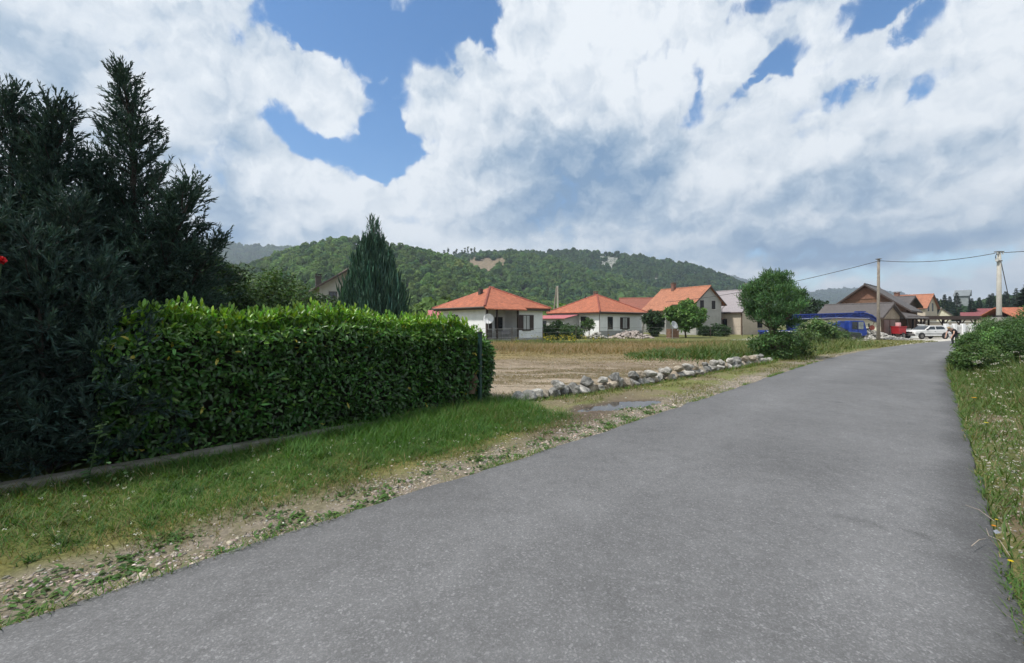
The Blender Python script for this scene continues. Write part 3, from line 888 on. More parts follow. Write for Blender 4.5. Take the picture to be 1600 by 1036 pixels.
def hip_roof(h, x0, x1, y0, y1, ze, apex_a, apex_b, mat, fas=.2):
    m = MB()
    e = [(x0, y0, ze), (x1, y0, ze), (x1, y1, ze), (x0, y1, ze)]
    A, B = apex_a, apex_b
    m.add(e + [A, B], [(0, 1, 4), (1, 2, 5, 4), (2, 3, 5), (3, 0, 4, 5)])
    m.add([(p[0], p[1], ze - .09) for p in e], [(3, 2, 1, 0)])
    m.add([(p[0], p[1], ze - .09) for p in e] + e, [(0, 1, 5, 4), (1, 2, 6, 5), (2, 3, 7, 6), (3, 0, 4, 7)])
    r = m.build('roof', mat, h)
    caps = [(e[0], A), (e[1], A), (e[2], B), (e[3], B)]
    if (Vector(A) - Vector(B)).length > .3: caps.append((A, B))
    ridge_caps(r, caps, tile('ridge tiles', (.27, .075, .05), .3, .25))
    m = MB(); i = .07
    for q in ((x0 + i, x1 - i, y0 + i, y0 + i + .03), (x0 + i, x1 - i, y1 - i - .03, y1 - i), (x0 + i, x0 + i + .03, y0 + i + .03, y1 - i - .03), (x1 - i - .03, x1 - i, y0 + i + .03, y1 - i - .03)):
        m.box(*q, ze - .09 - fas, ze - .092)
    m.build('fascia', fascia_m, r)
    return r

def gable_roof(h, W, L, ze, zr, mat, ov=.5, gov=.5, xr=None, th=.16, caps=True, fas=True, wr=None):
    """ridge along y at x=xr; eaves at x=-ov and x=W+ov"""
    xr = W / 2 if xr is None else xr
    s1 = (zr - ze) / xr
    zl = ze - s1 * ov
    s2 = (zr - (wr if wr is not None else ze)) / (W - xr)
    zw = (wr if wr is not None else ze) - s2 * ov
    y0, y1 = -gov, L + gov
    m = MB()
    m.prism([(-ov, zl), (xr, zr), (W + ov, zw), (W + ov, zw + th), (xr, zr + th), (-ov, zl + th)], y0, y1)
    r = m.build('roof', mat, h)
    if caps: ridge_caps(r, [((xr, y0, zr + th), (xr, y1, zr + th))], mat, .1)
    if fas:
        m = MB()
        for yy in (y0 - .03, y1):
            m.prism([(-ov, zl - .06), (xr, zr - .08), (W + ov, zw - .06), (W + ov, zw + th * .8), (xr, zr + th * .8), (-ov, zl + th * .8)], yy, yy + .028)
        m.box(-ov - .03, -ov - .002, y0, y1, zl - .06, zl + th * .7)
        m.box(W + ov + .002, W + ov + .03, y0, y1, zw - .06, zw + th * .7)
        m.build('fascia', fascia_m, r)
    return r

def gable_walls(h, W, L, ze, zr, mat, xr=None, wr=None, z0=-.2):
    xr = W / 2 if xr is None else xr
    m = MB(); m.prism([(0, z0), (W, z0), (W, wr if wr is not None else ze), (xr, zr), (0, ze)], 0, L)
    return m.build('wall', mat, h)

def chimney(h, x, y, z0, z1, w=.5, mat=None, cap=True):
    m = MB(); m.box(x - w / 2, x + w / 2, y - w / 2, y + w / 2, z0, z1)
    c = m.build('chimney', mat or chim_m, h)
    if cap:
        m = MB(); m.box(x - w * .65, x + w * .65, y - w * .65, y + w * .65, z1 + .002, z1 + .09)
        for sx, sy in ((-1, -1), (1, -1), (1, 1), (-1, 1)):
            m.box(x + sx * w * .4 - .04, x + sx * w * .4 + .04, y + sy * w * .4 - .04, y + sy * w * .4 + .04, z1 + .092, z1 + .25)
        m.box(x - w * .6, x + w * .6, y - w * .6, y + w * .6, z1 + .252, z1 + .31)
        m.build('cap', mat or chim_m, c)
    return c

def dish(loc, aim_dir, r, label, mat, pole=1.0, hang=False):
    """satellite dish on a bracket"""
    t = thing('satellite_dish', label, 'satellite dish', loc)
    d = Vector(aim_dir).normalized(); up = Vector((0, 0, 1)); s = d.cross(up).normalized(); u = s.cross(d)
    vs = [Vector((0, 0, 0)) - d * .12]; fs = []
    rings, n = 4, 24
    for i in range(1, rings + 1):
        q = i / rings
        for k in range(n):
            a = 2 * PI * k / n
            vs.append(s * math.cos(a) * r * q + u * math.sin(a) * r * 1.06 * q + d * (-.12 + .14 * q * q))
    for k in range(n): fs.append((0, 1 + k, 1 + (k + 1) % n))
    for i in range(rings - 1):
        for k in range(n):
            a, b = 1 + i * n + k, 1 + i * n + (k + 1) % n
            fs.append((a, a + n, b + n, b))
    m = MB(); m.add(vs, fs); o = m.build('reflector', mat, t, True)
    so_ = o.modifiers.new('shell', 'SOLIDIFY'); so_.thickness = .015
    m = MB(); tip = d * (r * .9) - u * (r * .25)
    m.tube([-u * r * .98, tip], .018, 6); m.tube([tip - d * .02, tip - d * .16], .045, 8); m.build('feed_arm', metal_g, t)
    m = MB(); m.tube([-d * .13, -d * .34], .035, 8)
    m.tube([-d * .34, -d * .34 - up * pole], .03, 8); m.build('bracket', metal_g, t)
    return t

# ---- the white bungalow with the porch (nearest)
def ang(a, b): return math.atan2(b[1] - a[1], b[0] - a[0])
RZ1 = math.atan2(.68, .73)
h = thing('bungalow', 'white bungalow with red hipped tile roof, dark shutters and a railed porch', 'house', (-2.42, 40.85, 0), RZ1, 'hip roofed bungalows')
W_, L_ = 7.6, 7.2; ZE = 3.22
m = MB()
m.prism([(0, 1.9), (0, L_), (W_, L_), (W_, 0), (4.15, 0), (4.15, 1.9)], -.3, ZE - .12, 'z')
m.box(0, .22, 0, 1.898, -.3, ZE - .12)
m.build('wall', plaster, h)
m = MB(); m.box(.222, 4.148, .0, 1.898, -.3, .22); m.build('porch_floor', surf('concrete slab', (.36, .35, .33), .9, .15, 3), h)
r = hip_roof(h, -.62, W_ + .62, -.62, L_ + .62, ZE, (W_ / 2 - .25, L_ / 2, 5.38), (W_ / 2 + .25, L_ / 2, 5.38), t_red)
sl_ = (5.38 - ZE) / (L_ / 2 + .62)
m = MB(); m.slab([(-.62, -1.02, ZE - .4 * sl_), (4.35, -1.02, ZE - .4 * sl_), (4.35, -.60, ZE + .012), (-.62, -.60, ZE + .012)], .1); m.build('porch_roof', t_red, h)
for px_ in (.15, 1.35, 4.05):
    m = MB(); m.box(px_ - .07, px_ + .07, -.12, .02, .222, ZE - .16); m.build('porch_post', dkwood, h)
m = MB()
m.box(.23, 4.0, -.09, -.03, 1.12, 1.19); m.box(.23, 4.0, -.09, -.03, .32, .38)
for k in range(26): m.box(.32 + k * .143, .35 + k * .143, -.075, -.045, .381, 1.119)
m.build('railing', surf('grey painted rail', (.30, .29, .28), .6, .2, 8), h)
door(h, 'front', 1.9, .22, .95, 2.1, -1.9, dkwood)
window(h, 'front', 3.25, .95, 1.0, 1.35, -1.9, 0)
window(h, 'front', 5.25, 1.02, 1.0, 1.5, 0, .5, curtain=True)
window(h, 'left', 4.75, 1.58, 1.05, .92, 0)
m = MB(); m.box(1.9, 2.25, 3.1, 3.45, 4.4, 5.15); m.build('chimney', surf('dark flue', (.05, .045, .04), .8, .2, 6), r)
gutter(h, (-.68, -.62, ZE - .08), (-.68, L_ + .62, ZE - .08), ((-.66, L_ + .4, ZE - .1), (-.08, L_ - .12, ZE - .5), (-.08, L_ - .12, 0)))
m = MB(); m.box(-.03, W_ + .03, -.03, -.002, -.3, .22) ; m.build('plinth', surf('plinth', (.34, .34, .33), .9, .12, 3), h)
# porch furniture
t = thing('garden_table', 'small cloth covered table on the porch of the white bungalow', 'table', tuple(Vector((-2.42, 40.85, 0)) + Matrix.Rotation(RZ1, 3, 'Z') @ Vector((2.9, .9, .22))), RZ1)
m = MB(); m.box(-.55, .55, -.4, .4, .70, .74); m.build('tabletop', wood, t)
for sx in (-1, 1):
    for sy in (-1, 1):
        m = MB(); m.box(sx * .47 - .03, sx * .47 + .03, sy * .33 - .03, sy * .33 + .03, 0, .699); m.build('leg', wood, t)
o_ = MB(); o_.box(-.6, .6, -.44, .44, .742, .752); o_.box(-.6, .6, -.455, -.441, .45, .752)
q = o_.build('tablecloth', surf('grey lilac cloth', (.32, .30, .34), .9, .2, 6)); q.location = t.location; q.rotation_euler = t.rotation_euler
tag(q, 'grey cloth draped over the porch table', 'tablecloth')
dl = Vector((-2.42, 40.85, 0)) + Matrix.Rotation(RZ1, 3, 'Z') @ Vector((-.05, -.5, 2.1))
dish(tuple(dl), (.12, -1, .28), .46, 'round white satellite dish at the porch corner of the nearest bungalow', surf('white enamel', (.72, .73, .73), .5, .04, 4), .9)

# ---- second bungalow with lean-to annex
v2 = Vector((7.7, 6.0)).normalized(); RZ2 = math.atan2(v2.y, v2.x)
o2 = Vector((10.6, 54.0)) + v2 * .6 + Vector((-v2.y, v2.x)) * .6
h = thing('bungalow', 'white bungalow with red hipped roof, pale lean-to annex and rubble heaped before it', 'house', (o2.x, o2.y, 0), RZ2, 'hip roofed bungalows')
W_, L_ = 8.5, 8.4; ZE = 3.12
m = MB(); m.box(0, W_, 0, L_, -.3, ZE - .12); m.build('wall', plaster, h)
r = hip_roof(h, -.6, W_ + .6, -.6, L_ + .6, ZE, (W_ / 2, L_ / 2 - .1, 5.55), (W_ / 2, L_ / 2 + .1, 5.55), t_red)
chimney(r, W_ / 2 + .5, L_ / 2 + .6, 5.1, 5.75, .4)
window(h, 'front', 2.0, .95, .95, 1.55, 0, 0, mull=False)
window(h, 'front', 4.9, .95, 1.0, 1.5, 0, .45, curtain=True)
window(h, 'left', 2.6, .95, 1.0, 1.6, 0, 0, mull=False)
gutter(h, (-.66, -.6, ZE - .08), (W_ + .6, -.66, ZE - .08), ((-.5, -.55, ZE - .1), (-.07, -.07, ZE - .45), (-.07, -.07, 0)))
m = MB(); m.box(-.03, W_ + .03, -.03, -.002, -.3, .75); m.build('plinth', surf('plinth', (.34, .34, .33), .9, .12, 3), h)
m = MB(); m.prism([(-2.6, -.3), (-2.6, 2.25), (-.003, 2.72), (-.003, -.3)], 3.4, 9.8); a_ = m.build('annex', paleboard if False else surf('pale annex boards', (.40, .40, .385), .85, .12, 2.5), h)
m = MB(); m.slab([(-2.95, 3.0, 2.32), (-.62, 3.0, 2.78), (-.62, 10.3, 2.78), (-2.95, 10.3, 2.32)], .06); m.build('annex_roof', t_pink, h)
window(h, 'left', 4.6, 1.25, .7, .8, 2.6, 0); window(h, 'left', 7.2, .7, .9, 1.3, 2.6, 0)
m = MB(lambda v: v); m.box(-2.62, -2.601, 8.0, 9.0, -.2, 1.95); m.build('door', dkwood, h)

# ---- brown roofed house behind the second bungalow
p = pt(968, 505, 80)
h = thing('house', 'low house with a dull brown roof half hidden behind the second bungalow', 'house', (p.x, p.y, 0), .85)
m = MB(); m.prism([(0, -.2), (7, -.2), (7, 4.3), (3.5, 6.3), (0, 4.3)], 0, 9, 'x'); m.build('wall', plaster_old, h)
m = MB(); m.prism([(-.6, 3.98), (3.5, 6.32), (7.6, 3.98), (7.6, 4.14), (3.5, 6.48), (-.6, 4.14)], -.5, 9.5, 'x'); r = m.build('roof', t_old, h)
ridge_caps(r, [((-.5, 3.5, 6.48), (9.5, 3.5, 6.48))], t_old)
h.rotation_euler[2] = -.12; h.location = (pt(975, 505, 82).x, 82, 0)
window(h, 'front', 3, 1.2, 1.0, 1.2)

# ---- two storey house with the orange roof
v3 = Vector((.87, .49)); RZ3 = math.atan2(v3.y, v3.x)
h = thing('two_storey_house', 'tall grey rendered house with bright orange gabled roof and two small gable windows', 'house', (26.3, 64, 0), RZ3)
gable_walls(h, 5.6, 8.6, 4.9, 7.0, plaster_old); r = gable_roof(h, 5.6, 8.6, 4.9, 7.0, t_orange, .75, .35)
window(h, 'front', 1.25, 3.75, .75, 1.25, 0, 0); window(h, 'front', 3.8, 3.75, .75, 1.25, 0, 0)
window(h, 'left', 2.5, 3.2, .9, 1.1); window(h, 'left', 5.8, 1.0, .9, 1.2)
chimney(r, 2.5, 6.2, 6.6, 7.75, .5)
m = MB(); m.prism([(-.72, 4.5), (-2.0, 3.66), (-2.0, 3.54), (-.72, 4.36)], 3.6, 8.9); m.build('side_roof', t_orange, h)
for y_ in (3.8, 8.4):
    m = MB(); m.box(-1.9, -1.7, y_, y_ + .2, -.2, 3.6); m.build('veranda_post', plaster_old, h)
m = MB(); m.slab([(5.4, .6, 2.9), (6.9, .6, 2.35), (6.9, 3.2, 2.35), (5.4, 3.2, 2.9)], .1); m.build('door_canopy', t_old, h)
m = MB(); m.box(6.7, 6.82, .7, .82, -.2, 2.35); m.build('canopy_post', dkwood, h)
gutter(h, (6.42, -.35, 4.42), (6.42, 8.95, 4.42), ((6.35, -.2, 4.4), (5.68, -.06, 3.9), (5.68, -.06, 0)))

# ---- grey roofed house behind the roadside tree
h = thing('house', 'beige house with a broad grey sheet roof behind the roadside tree', 'house', (33.8, 66, 0), RZ3)
gable_walls(h, 7.6, 10, 3.55, 6.75, plaster_beige); r = gable_roof(h, 7.6, 10, 3.55, 6.75, t_grey, .4, .4)
window(h, 'left', 2.9, 1.15, 1.2, 1.2, 0); window(h, 'front', 4.6, 3.9, .9, 1.1); window(h, 'front', 4.5, 1.0, 1.2, 1.2)
chimney(r, 3.6, 1.5, 6.3, 7.5, .5, chim_w)
m = MB(); m.box(-.14, .0, -.14, 0, -.2, 3.4); m.build('corner_post', wood, h)

# ---- pink shed left of the nearest bungalow
p = pt(668, 505, 62)
h = thing('shed', 'low shed clad in faded pink red sheet beside the white bungalow', 'shed', (p.x, p.y, 0), .1)
m = MB(); m.box(0, 3.2, 0, 4, -.2, 2.2); m.build('wall', plaster, h)
m = MB(); m.slab([(-.2, -.5, 2.2), (3.4, -.5, 2.2), (3.4, 3.2, 3.6), (-.2, 3.2, 3.6)], .08)
m.build('roof', t_pink, h)
m = MB(); m.box(-.05, 3.25, -.04, -.005, .3, 2.15)
for k in range(14): m.box(-.05 + k * .24, .05 + k * .24, -.07, -.041, .3, 2.15)
m.build('cladding', t_pink, h)

# ---- house among trees at the far left
p = pt(524, 505, 46)
h = thing('house', 'white house with a grey brown gable roof and dark chimney among the garden trees', 'house', (p.x - 1.6, p.y, 0), .12)
gable_walls(h, 5.6, 8, 5.5, 7.3, plaster_old); r = gable_roof(h, 5.6, 8, 5.5, 7.3, t_dkgrey if False else tile('grey brown tiles', (.23, .185, .165)), .6, .8)
h.rotation_euler[2] = RZ3; 
window(h, 'front', 1.3, 4.0, .8, 1.0); window(h, 'front', 2.6, 4.0, .8, 1.0)
h.location = (pt(499, 505, 46).x, 46, 0)
chimney(r, .6, 6.6, 5.2, 7.1, .6, surf('dark chimney', (.06, .055, .05), .9, .3, 5))

# ---- wooden outbuilding and the brown gabled house at the bend
RZ5 = RZ3
u5 = Vector((-v3.y, v3.x))
o5 = Vector((42.2, 50.0)) - v3 * 2.25
h = thing('outbuilding', 'small wooden gabled outbuilding with brown double door behind the thin utility pole', 'outbuilding', (o5.x, o5.y, 0), RZ5)
m = MB(); m.prism([(0, -.2), (4.5, -.2), (4.5, 2.55), (2.25, 3.8), (0, 2.55)], .0, 6.2); m.build('wall', plaster_cream, h)
m = MB(); m.prism([(0, 2.2), (4.5, 2.2), (4.5, 2.55), (2.25, 3.78), (0, 2.55)], -.05, -.004)
for k in range(13): m.box(.1 + k * .35, .13 + k * .35, -.075, -.051, 2.2, 2.5 + (.55 * (2.25 - abs(.115 + k * .35 - 2.25))))
m.build('gable_board', paleboard, h)
m = MB(); m.box(0, 4.5, -.05, -.004, -.2, 2.198)
for k in range(18): m.box(.05 + k * .25, .08 + k * .25, -.07, -.051, -.2, 2.198)
m.build('board_wall', wood, h)
gable_roof(h, 4.5, 6.2, 2.5, 3.8, t_dkgrey, .55, .4)
for a_ in (.95, 2.35): door(h, 'front', a_ + .2, 0, 1.25, 2.05, .075, surf('brown door', (.15, .085, .07), .6, .2, 6))

x5 = Vector((.66, -.75)).normalized(); RZ6 = math.atan2(x5.y, x5.x)
o6 = Vector((45.8, 58.0)) - x5 * 2.6
h = thing('gabled_house', 'brown brick house with steep dark grey roof and a triangular gable', 'house', (o6.x, o6.y, 0), RZ6)
gable_walls(h, 6.6, 8, 4.5, 6.6, brick, 2.6, 3.5); gable_roof(h, 6.6, 8, 4.5, 6.6, t_dkgrey, .5, .7, 2.6, .16, True, True, 3.5)
m = MB(); m.prism([(.5, 4.75), (4.7, 4.9), (2.6, 6.4)], -.06, -.004); m.build('gable_board', surf('reddish boards', (.20, .10, .065), .8, .25, 5), h)
window(h, 'front', 2.6, 2.9, .9, 1.1)
# its side wing with the grey roof, dark porch below
o7 = pt(1424, 505, 66)
h = thing('house_wing', 'low grey roofed wing with dark gable between the brown house and the orange roof', 'house', (o7.x - 1.9, o7.y - 1.1, 0), RZ3)
gable_walls(h, 4.2, 7, 4.3, 5.5, dkwood); gable_roof(h, 4.2, 7, 4.3, 5.5, t_dkgrey, .5, .5)
p = pt(1399, 505, 52.5)
h = thing('porch', 'grey roofed porch on dark posts beside the red trailer', 'porch', (p.x, p.y, 0), 0.1)
m = MB(); m.slab([(-.4, -.6, 2.35), (3.7, -.6, 2.35), (3.7, 3.2, 3.3), (-.4, 3.2, 3.3)], .12); m.build('roof', t_dkgrey, h)
for a_ in (0, 1.2, 2.4, 3.4):
    m = MB(); m.box(a_ - .07, a_ + .07, -.4, -.26, -.1, 2.36); m.build('post', dkwood, h)
m = MB(); m.box(-.2, 3.6, 2.6, 2.8, -.1, 2.95); b_ = m.build('wall', dkwood, h)
m = MB()
for a_ in (1.5, 2.2, 2.9): m.box(a_ - .22, a_ + .22, 2.56, 2.598, .9, 2.1)
m.build('window', surf('pale pane', (.42, .42, .40), .4, .15, 4), h)
m = MB(); m.box(0, 3.5, -.36, -.30, .75, .95); m.build('rail', dkwood, h)

# ---- orange roofed house at the bend
p = pt(1446, 505, 108)
h = thing('house', 'white house with steep orange roof, red chimney and narrow gable windows at the bend', 'house', (p.x, p.y, 0), RZ3)
gable_walls(h, 7, 7.5, 5.6, 8.7, plaster_beige); r = gable_roof(h, 7, 7.5, 5.6, 8.7, t_orange, .5, .5)
window(h, 'front', 1.7, 4.6, .7, 1.6, mull=False); window(h, 'front', 4.2, 4.6, .7, 2.0, mull=False)
chimney(r, 1.8, 6.2, 6.8, 9.4, .9)
p = pt(1463, 505, 102)
h = thing('house', 'small white gabled house right of the orange roof, no windows to be seen', 'house', (p.x, p.y, 0), -.75)
gable_walls(h, 3.2, 6, 2.9, 5.0, plaster_cream, .8); gable_roof(h, 3.2, 6, 2.9, 5.0, surf('pale sheet roof', (.42, .40, .37), .7, .1, 2), .2, .2, .8)
# red roofs by the spruces
for (px, Y, W_, L_, ze, zr, rz, lab) in ((1504, 130, 6, 3.7, 3.2, 4.9, -.75, 'low house with wide maroon sheet roof in front of the spruces'), (1520, 136, 6, 4.2, 3.4, 6.2, -.75, 'house with taller maroon roof just left of the roadside bushes')):
    p = pt(px, 505, Y)
    h = thing('house', lab, 'house', (p.x, p.y, 0), rz)
    m = MB(); m.box(0, L_, 0, W_, -.2, ze); m.build('wall', plaster_beige, h)
    m = MB(); m.prism([(-.4, ze - .1), (W_ / 2, zr), (W_ + .4, ze - .1), (W_ + .4, ze - .22), (W_ / 2, zr - .13), (-.4, ze - .22)], -.4, L_ + .4, 'x'); m.build('roof', t_maroon, h)
    window(h, 'front', L_ / 2, 1.0, 1.0, 1.1)
p = pt(1590, 505, 62)
h = thing('house', 'house with orange tiled roof showing above the roadside bushes at the right edge', 'house', (p.x, p.y, 0), -.3)
m = MB(); m.box(0, 9, 0, 7, -.2, 2.6); m.build('wall', plaster_old, h)
m = MB(); m.prism([(-.5, 2.5), (3.5, 4.0), (7.5, 2.5), (7.5, 2.38), (3.5, 3.87), (-.5, 2.38)], -.5, 9.5, 'x'); m.build('roof', t_red, h)
window(h, 'front', 2, 1.0, 1.0, 1.1)
# grey unfinished building with tilted metal roof above the trees
p = pt(1513, 505, 172)
h = thing('tower_building', 'pale grey derelict tower with a tilted metal roof above the dark trees', 'building', (p.x, p.y, 0), .65)
m = MB(); m.box(0, 4.0, 0, 4, 0, 12.2); m.build('wall', surf('pale grey concrete', (.24, .27, .27), .9, .15, .8), h)
m = MB(); m.prism([(-.5, 12.21), (4.4, 12.21), (4.4, 14.6), (3.9, 14.7)], -.4, 4.3); m.build('roof', surf('lead roof', (.16, .18, .19), .6, .2, .6), h)
window(h, 'front', 2.0, 10.2, 1.4, 1.6)

# ---- carport
p = pt(1412, 505, 53)
h = thing('carport', 'long flat brown timber carport with braced posts behind the white car', 'carport', (p.x, p.y, 0), math.radians(3))
CL = 9.3
m = MB(); m.box(.2, CL, -.3, 4.2, 2.34, 2.52); m.build('roof', t_dkgrey if False else surf('brown carport roof', (.075, .05, .042), .7, .2, 3), h)
m = MB(); m.box(.15, CL + .05, -.36, -.302, 2.12, 2.56); m.box(CL + .002, CL + .06, -.30, 4.2, 2.12, 2.56); m.build('fascia', dkwood, h)
for a_ in (2.2, 5.0, 7.1, 9.0):
    m = MB(); m.box(a_ - .07, a_ + .07, -.05, .09, -.1, 2.339); po = m.build('post', dkwood, h)
    m = MB()
    for s_ in (-1, 1):
        if .5 < a_ + s_ * .75 < CL: m.bar((a_ + s_ * .06, .02, 1.45), (a_ + s_ * .78, .02, 2.33), .08)
    m.build('brace', dkwood, po)
    m = MB(); m.box(a_ - .07, a_ + .07, 3.8, 3.94, -.1, 2.339); m.build('post', dkwood, h)
p = pt(1440, 505, 59)
h = thing('garden_wall', 'plain beige rendered wall behind the carport', 'wall', (p.x, p.y, 0), math.radians(3))
m = MB(); m.box(-.5, 7.6, 0, .2, -.2, 1.85); m.build('wall', plaster_beige, h); m = MB(); m.box(-.55, 7.65, -.05, .25, 1.852, 1.93); m.build('coping', white_trim, h)

# ---- white fence along the yard
p = pt(1409, 505, 51.3)
h = thing('garden_wall', 'low white garden wall left of the white car', 'wall', (p.x, p.y, 0), math.radians(2))
m = MB(); m.box(0, 2.2, 0, .2, -.1, 1.0); m.build('wall', plaster, h); m = MB(); m.box(-.04, 2.24, -.04, .24, 1.002, 1.07); m.build('coping', white_trim, h)
for px, lab in ((1439.5, 'square white gate pillar just above the bonnet of the white car'),):
    p = pt(px, 505, 51.2)
    h = thing('gate_pillar', lab, 'pillar', (p.x, p.y, 0))
    m = MB(); m.box(-.2, .2, -.2, .2, -.1, 1.5); m.build('shaft', plaster, h); m = MB(); m.box(-.25, .25, -.25, .25, 1.502, 1.58); m.build('cap', white_trim, h)
p = pt(1478, 505, 51.5)
h = thing('panel_fence', 'white panel fence with square pillars behind the bending person', 'fence', (p.x, p.y, 0), math.radians(4))
for k in range(5):
    a_ = k * 1.05
    m = MB(); m.box(a_ - .16, a_ + .16, -.16, .16, -.1, 1.65); m.build('post', plaster, h)
for k in range(4):
    a_ = k * 1.05
    m = MB()
    for j in range(4): m.box(a_ + .2 + j * .18, a_ + .31 + j * .18, -.03, .03, .1, 1.5)
    m.box(a_ + .162, a_ + .888, -.05, -.031, .35, .45); m.box(a_ + .162, a_ + .888, -.05, -.031, 1.2, 1.3)
    m.build('panel', white_trim, h)
# ================================================================ vehicles, poles, person, loose things
blue = surf('blue truck paint', (.015, .045, .25), .45, .35, 2.5, .05, 20)
blue_dk = surf('dark blue paint', (.008, .022, .13), .5, .25, 3)
rubber = surf('tyre rubber', (.02, .02, .021), .85, .2, 12)
steel = surf('dirty steel', (.20, .19, .18), .5, .3, 6, metal=.4)
whitep = surf('white car paint', (.68, .68, .67), .35, .04, 2)
black_pl = surf('black plastic', (.02, .02, .02), .6, .2, 8)
redp = surf('red paint', (.32, .015, .02), .45, .2, 4)
lampg = surf('lamp glass', (.55, .55, .52), .2, .1, 8)

def wheel(parent, x, y, z, r, wd, rim_mat, side=-1):
    m = MB()
    prof = [(r * .62, -wd / 2), (r * .93, -wd / 2), (r, -wd * .32), (r, wd * .32), (r * .93, wd / 2), (r * .62, wd / 2)]
    n = 24; vs = []; fs = []
    for k in range(n):
        a = 2 * PI * k / n
        for rr, yy in prof: vs.append((x + rr * math.cos(a), y + yy, z + rr * math.sin(a)))
    q = len(prof)
    for k in range(n):
        for j in range(q):
            fs.append((k * q + j, ((k + 1) % n) * q + j, ((k + 1) % n) * q + (j + 1) % q, k * q + (j + 1) % q))
    m.add(vs, fs); wh = m.build('wheel', rubber, parent, True)
    m = MB(); m.disc((x, y + side * wd * .36, z), (0, 1, 0), r * .61, .04, 20)
    for k in range(5):
        a = 2 * PI * k / 5; m.disc((x + r * .38 * math.cos(a), y + side * (wd * .36 + .026), z + r * .38 * math.sin(a)), (0, 1, 0), r * .09, .02, 8)
    m.disc((x, y + side * (wd * .36 + .04), z), (0, 1, 0), r * .18, .06, 12)
    m.build('rim', rim_mat, wh)
    return wh

# ---- blue truck crane
p = pt(1343, 505, 45.8)
t = thing('crane_truck', 'blue truck crane with its long boom lowered over the cab', 'crane truck', (p.x - 6.2 * .8, p.y, 0), math.radians(-2)); t.scale = (.8, .8, .8)
# local x forward (to the right in the photo), cab front at x=6.2
m = MB(); m.box(-6.2, 5.6, -.55, -.35, .75, 1.0); m.box(-6.2, 5.6, .35, .55, .75, 1.0)
for k in range(7): m.box(-6 + k * 1.8, -5.8 + k * 1.8, -.349, .349, .78, .97)
m.build('chassis', blue_dk, t)
m = MB(); m.prism([(4.0, .55), (6.05, .55), (6.2, .8), (6.15, 1.35), (5.85, 2.32), (5.7, 2.45), (4.15, 2.45), (4.0, 2.3)], -1.1, 1.1); cabo = m.build('cab', blue, t, bevel=.04)
m = MB(); m.box(5.12, 5.72, -1.125, -1.103, 1.38, 2.3); m.build('side_window', surf('painted sky glass', (.22, .25, .25), .12, .35, 2.5, spec=.8), cabo)  # pale pane: reflected sky is painted into its colour
m = MB(); m.box(4.38, 5.0, -1.125, -1.103, 1.38, 2.3); m.build('side_window', GL, cabo)
m = MB(); m.add([(6.165, -.95, 1.42), (6.165, .95, 1.42), (5.90, .95, 2.25), (5.90, -.95, 2.25)], [(0, 1, 2, 3)]); m.add([(6.185, -.95, 1.42), (6.185, .95, 1.42), (5.92, .95, 2.25), (5.92, -.95, 2.25)], [(0, 1, 2, 3)]); m.build('windscreen', GL, cabo)
m = MB(); m.box(4.3, 4.36, -1.13, -1.102, .75, 2.28); m.box(5.03, 5.09, -1.13, -1.102, .75, 2.3); m.box(4.5, 4.7, -1.135, -1.103, 1.2, 1.26); m.build('door_trim', blue_dk, cabo)
m = MB(); m.box(5.95, 6.28, -1.12, 1.12, .38, .62); m.build('bumper', steel, t, bevel=.03)
for s_ in (-1, 1):
    m = MB(); m.disc((6.21, s_ * .8, .85), (1, 0, 0), .12, .06, 14); m.build('headlight', lampg, cabo)
m = MB(); m.bar((5.95, -1.1, 1.9), (6.2, -1.35, 1.95), .03); m.box(6.15, 6.22, -1.45, -1.28, 1.65, 2.1); m.build('mirror', black_pl, cabo)
for x_ in (5.1, 1.0, -3.6, -4.9):
    for s_ in (-1, 1): wheel(t, x_, s_ * .95, .5, .5, .3, blue_dk, s_)
m = MB(); m.box(-6.1, 3.6, -1.15, 1.15, 1.02, 1.22); m.build('deck', blue, t)
m = MB(); m.box(-6.1, 3.6, -1.2, -1.152, 1.05, 1.14); m.build('deck_stripe', white_trim, t)
m = MB(); m.box(-1.2, .7, -1.05, 1.05, 1.225, 1.9); m.box(-2.6, -1.21, -.9, .9, 1.225, 2.1); m.build('turntable', blue_dk, t, bevel=.05)
m = MB(); m.box(2.2, 3.5, -1.0, 1.0, 1.225, 2.2); m.box(2.55, 2.9, -1.02, -1.001, 1.225, 2.2); m.build('operator_cab', blue, t, bevel=.04)
m = MB(); m.box(2.35, 2.5, -1.02, -1.002, 1.5, 2.05); m.build('pane', GL, t)
# boom with outer section, stiffeners, pale edge line
bz = lambda x: 2.62 + (x + 5.6) * .035
m = MB()
m.prism([(-5.6, 2.55), (-5.6, 3.15), (3.2, 3.42), (6.3, 3.52), (7.3, 3.25), (8.35, 2.35), (8.1, 2.2), (7.0, 2.72), (3.2, 2.82)], -.33, .33)
bo = m.build('boom', blue_dk, t, bevel=.03)
m = MB()
for k in range(8):
    x_ = -5.0 + k * 1.55
    z_a = 2.62 + (x_ + 5.6) * .03; z_b = 3.08 + (x_ + 5.6) * .031
    m.box(x_, x_ + .09, -.40, -.332, z_a, z_b)
    m.bar((x_ + .1, -.37, z_a + .02), (x_ + .78, -.37, z_b), .09, .06); m.bar((x_ + .8, -.37, z_b), (x_ + 1.5, -.37, z_a + .04), .09, .06)
m.bar((3.6, -.37, 2.88), (5.2, -.37, 3.42), .10, .06); m.bar((5.2, -.37, 3.42), (6.8, -.37, 2.82), .10, .06); m.bar((4.4, -.36, 2.9), (6.4, -.36, 3.3), .08, .05)
m.box(5.6, 6.6, -.3, .3, 3.53, 3.66)
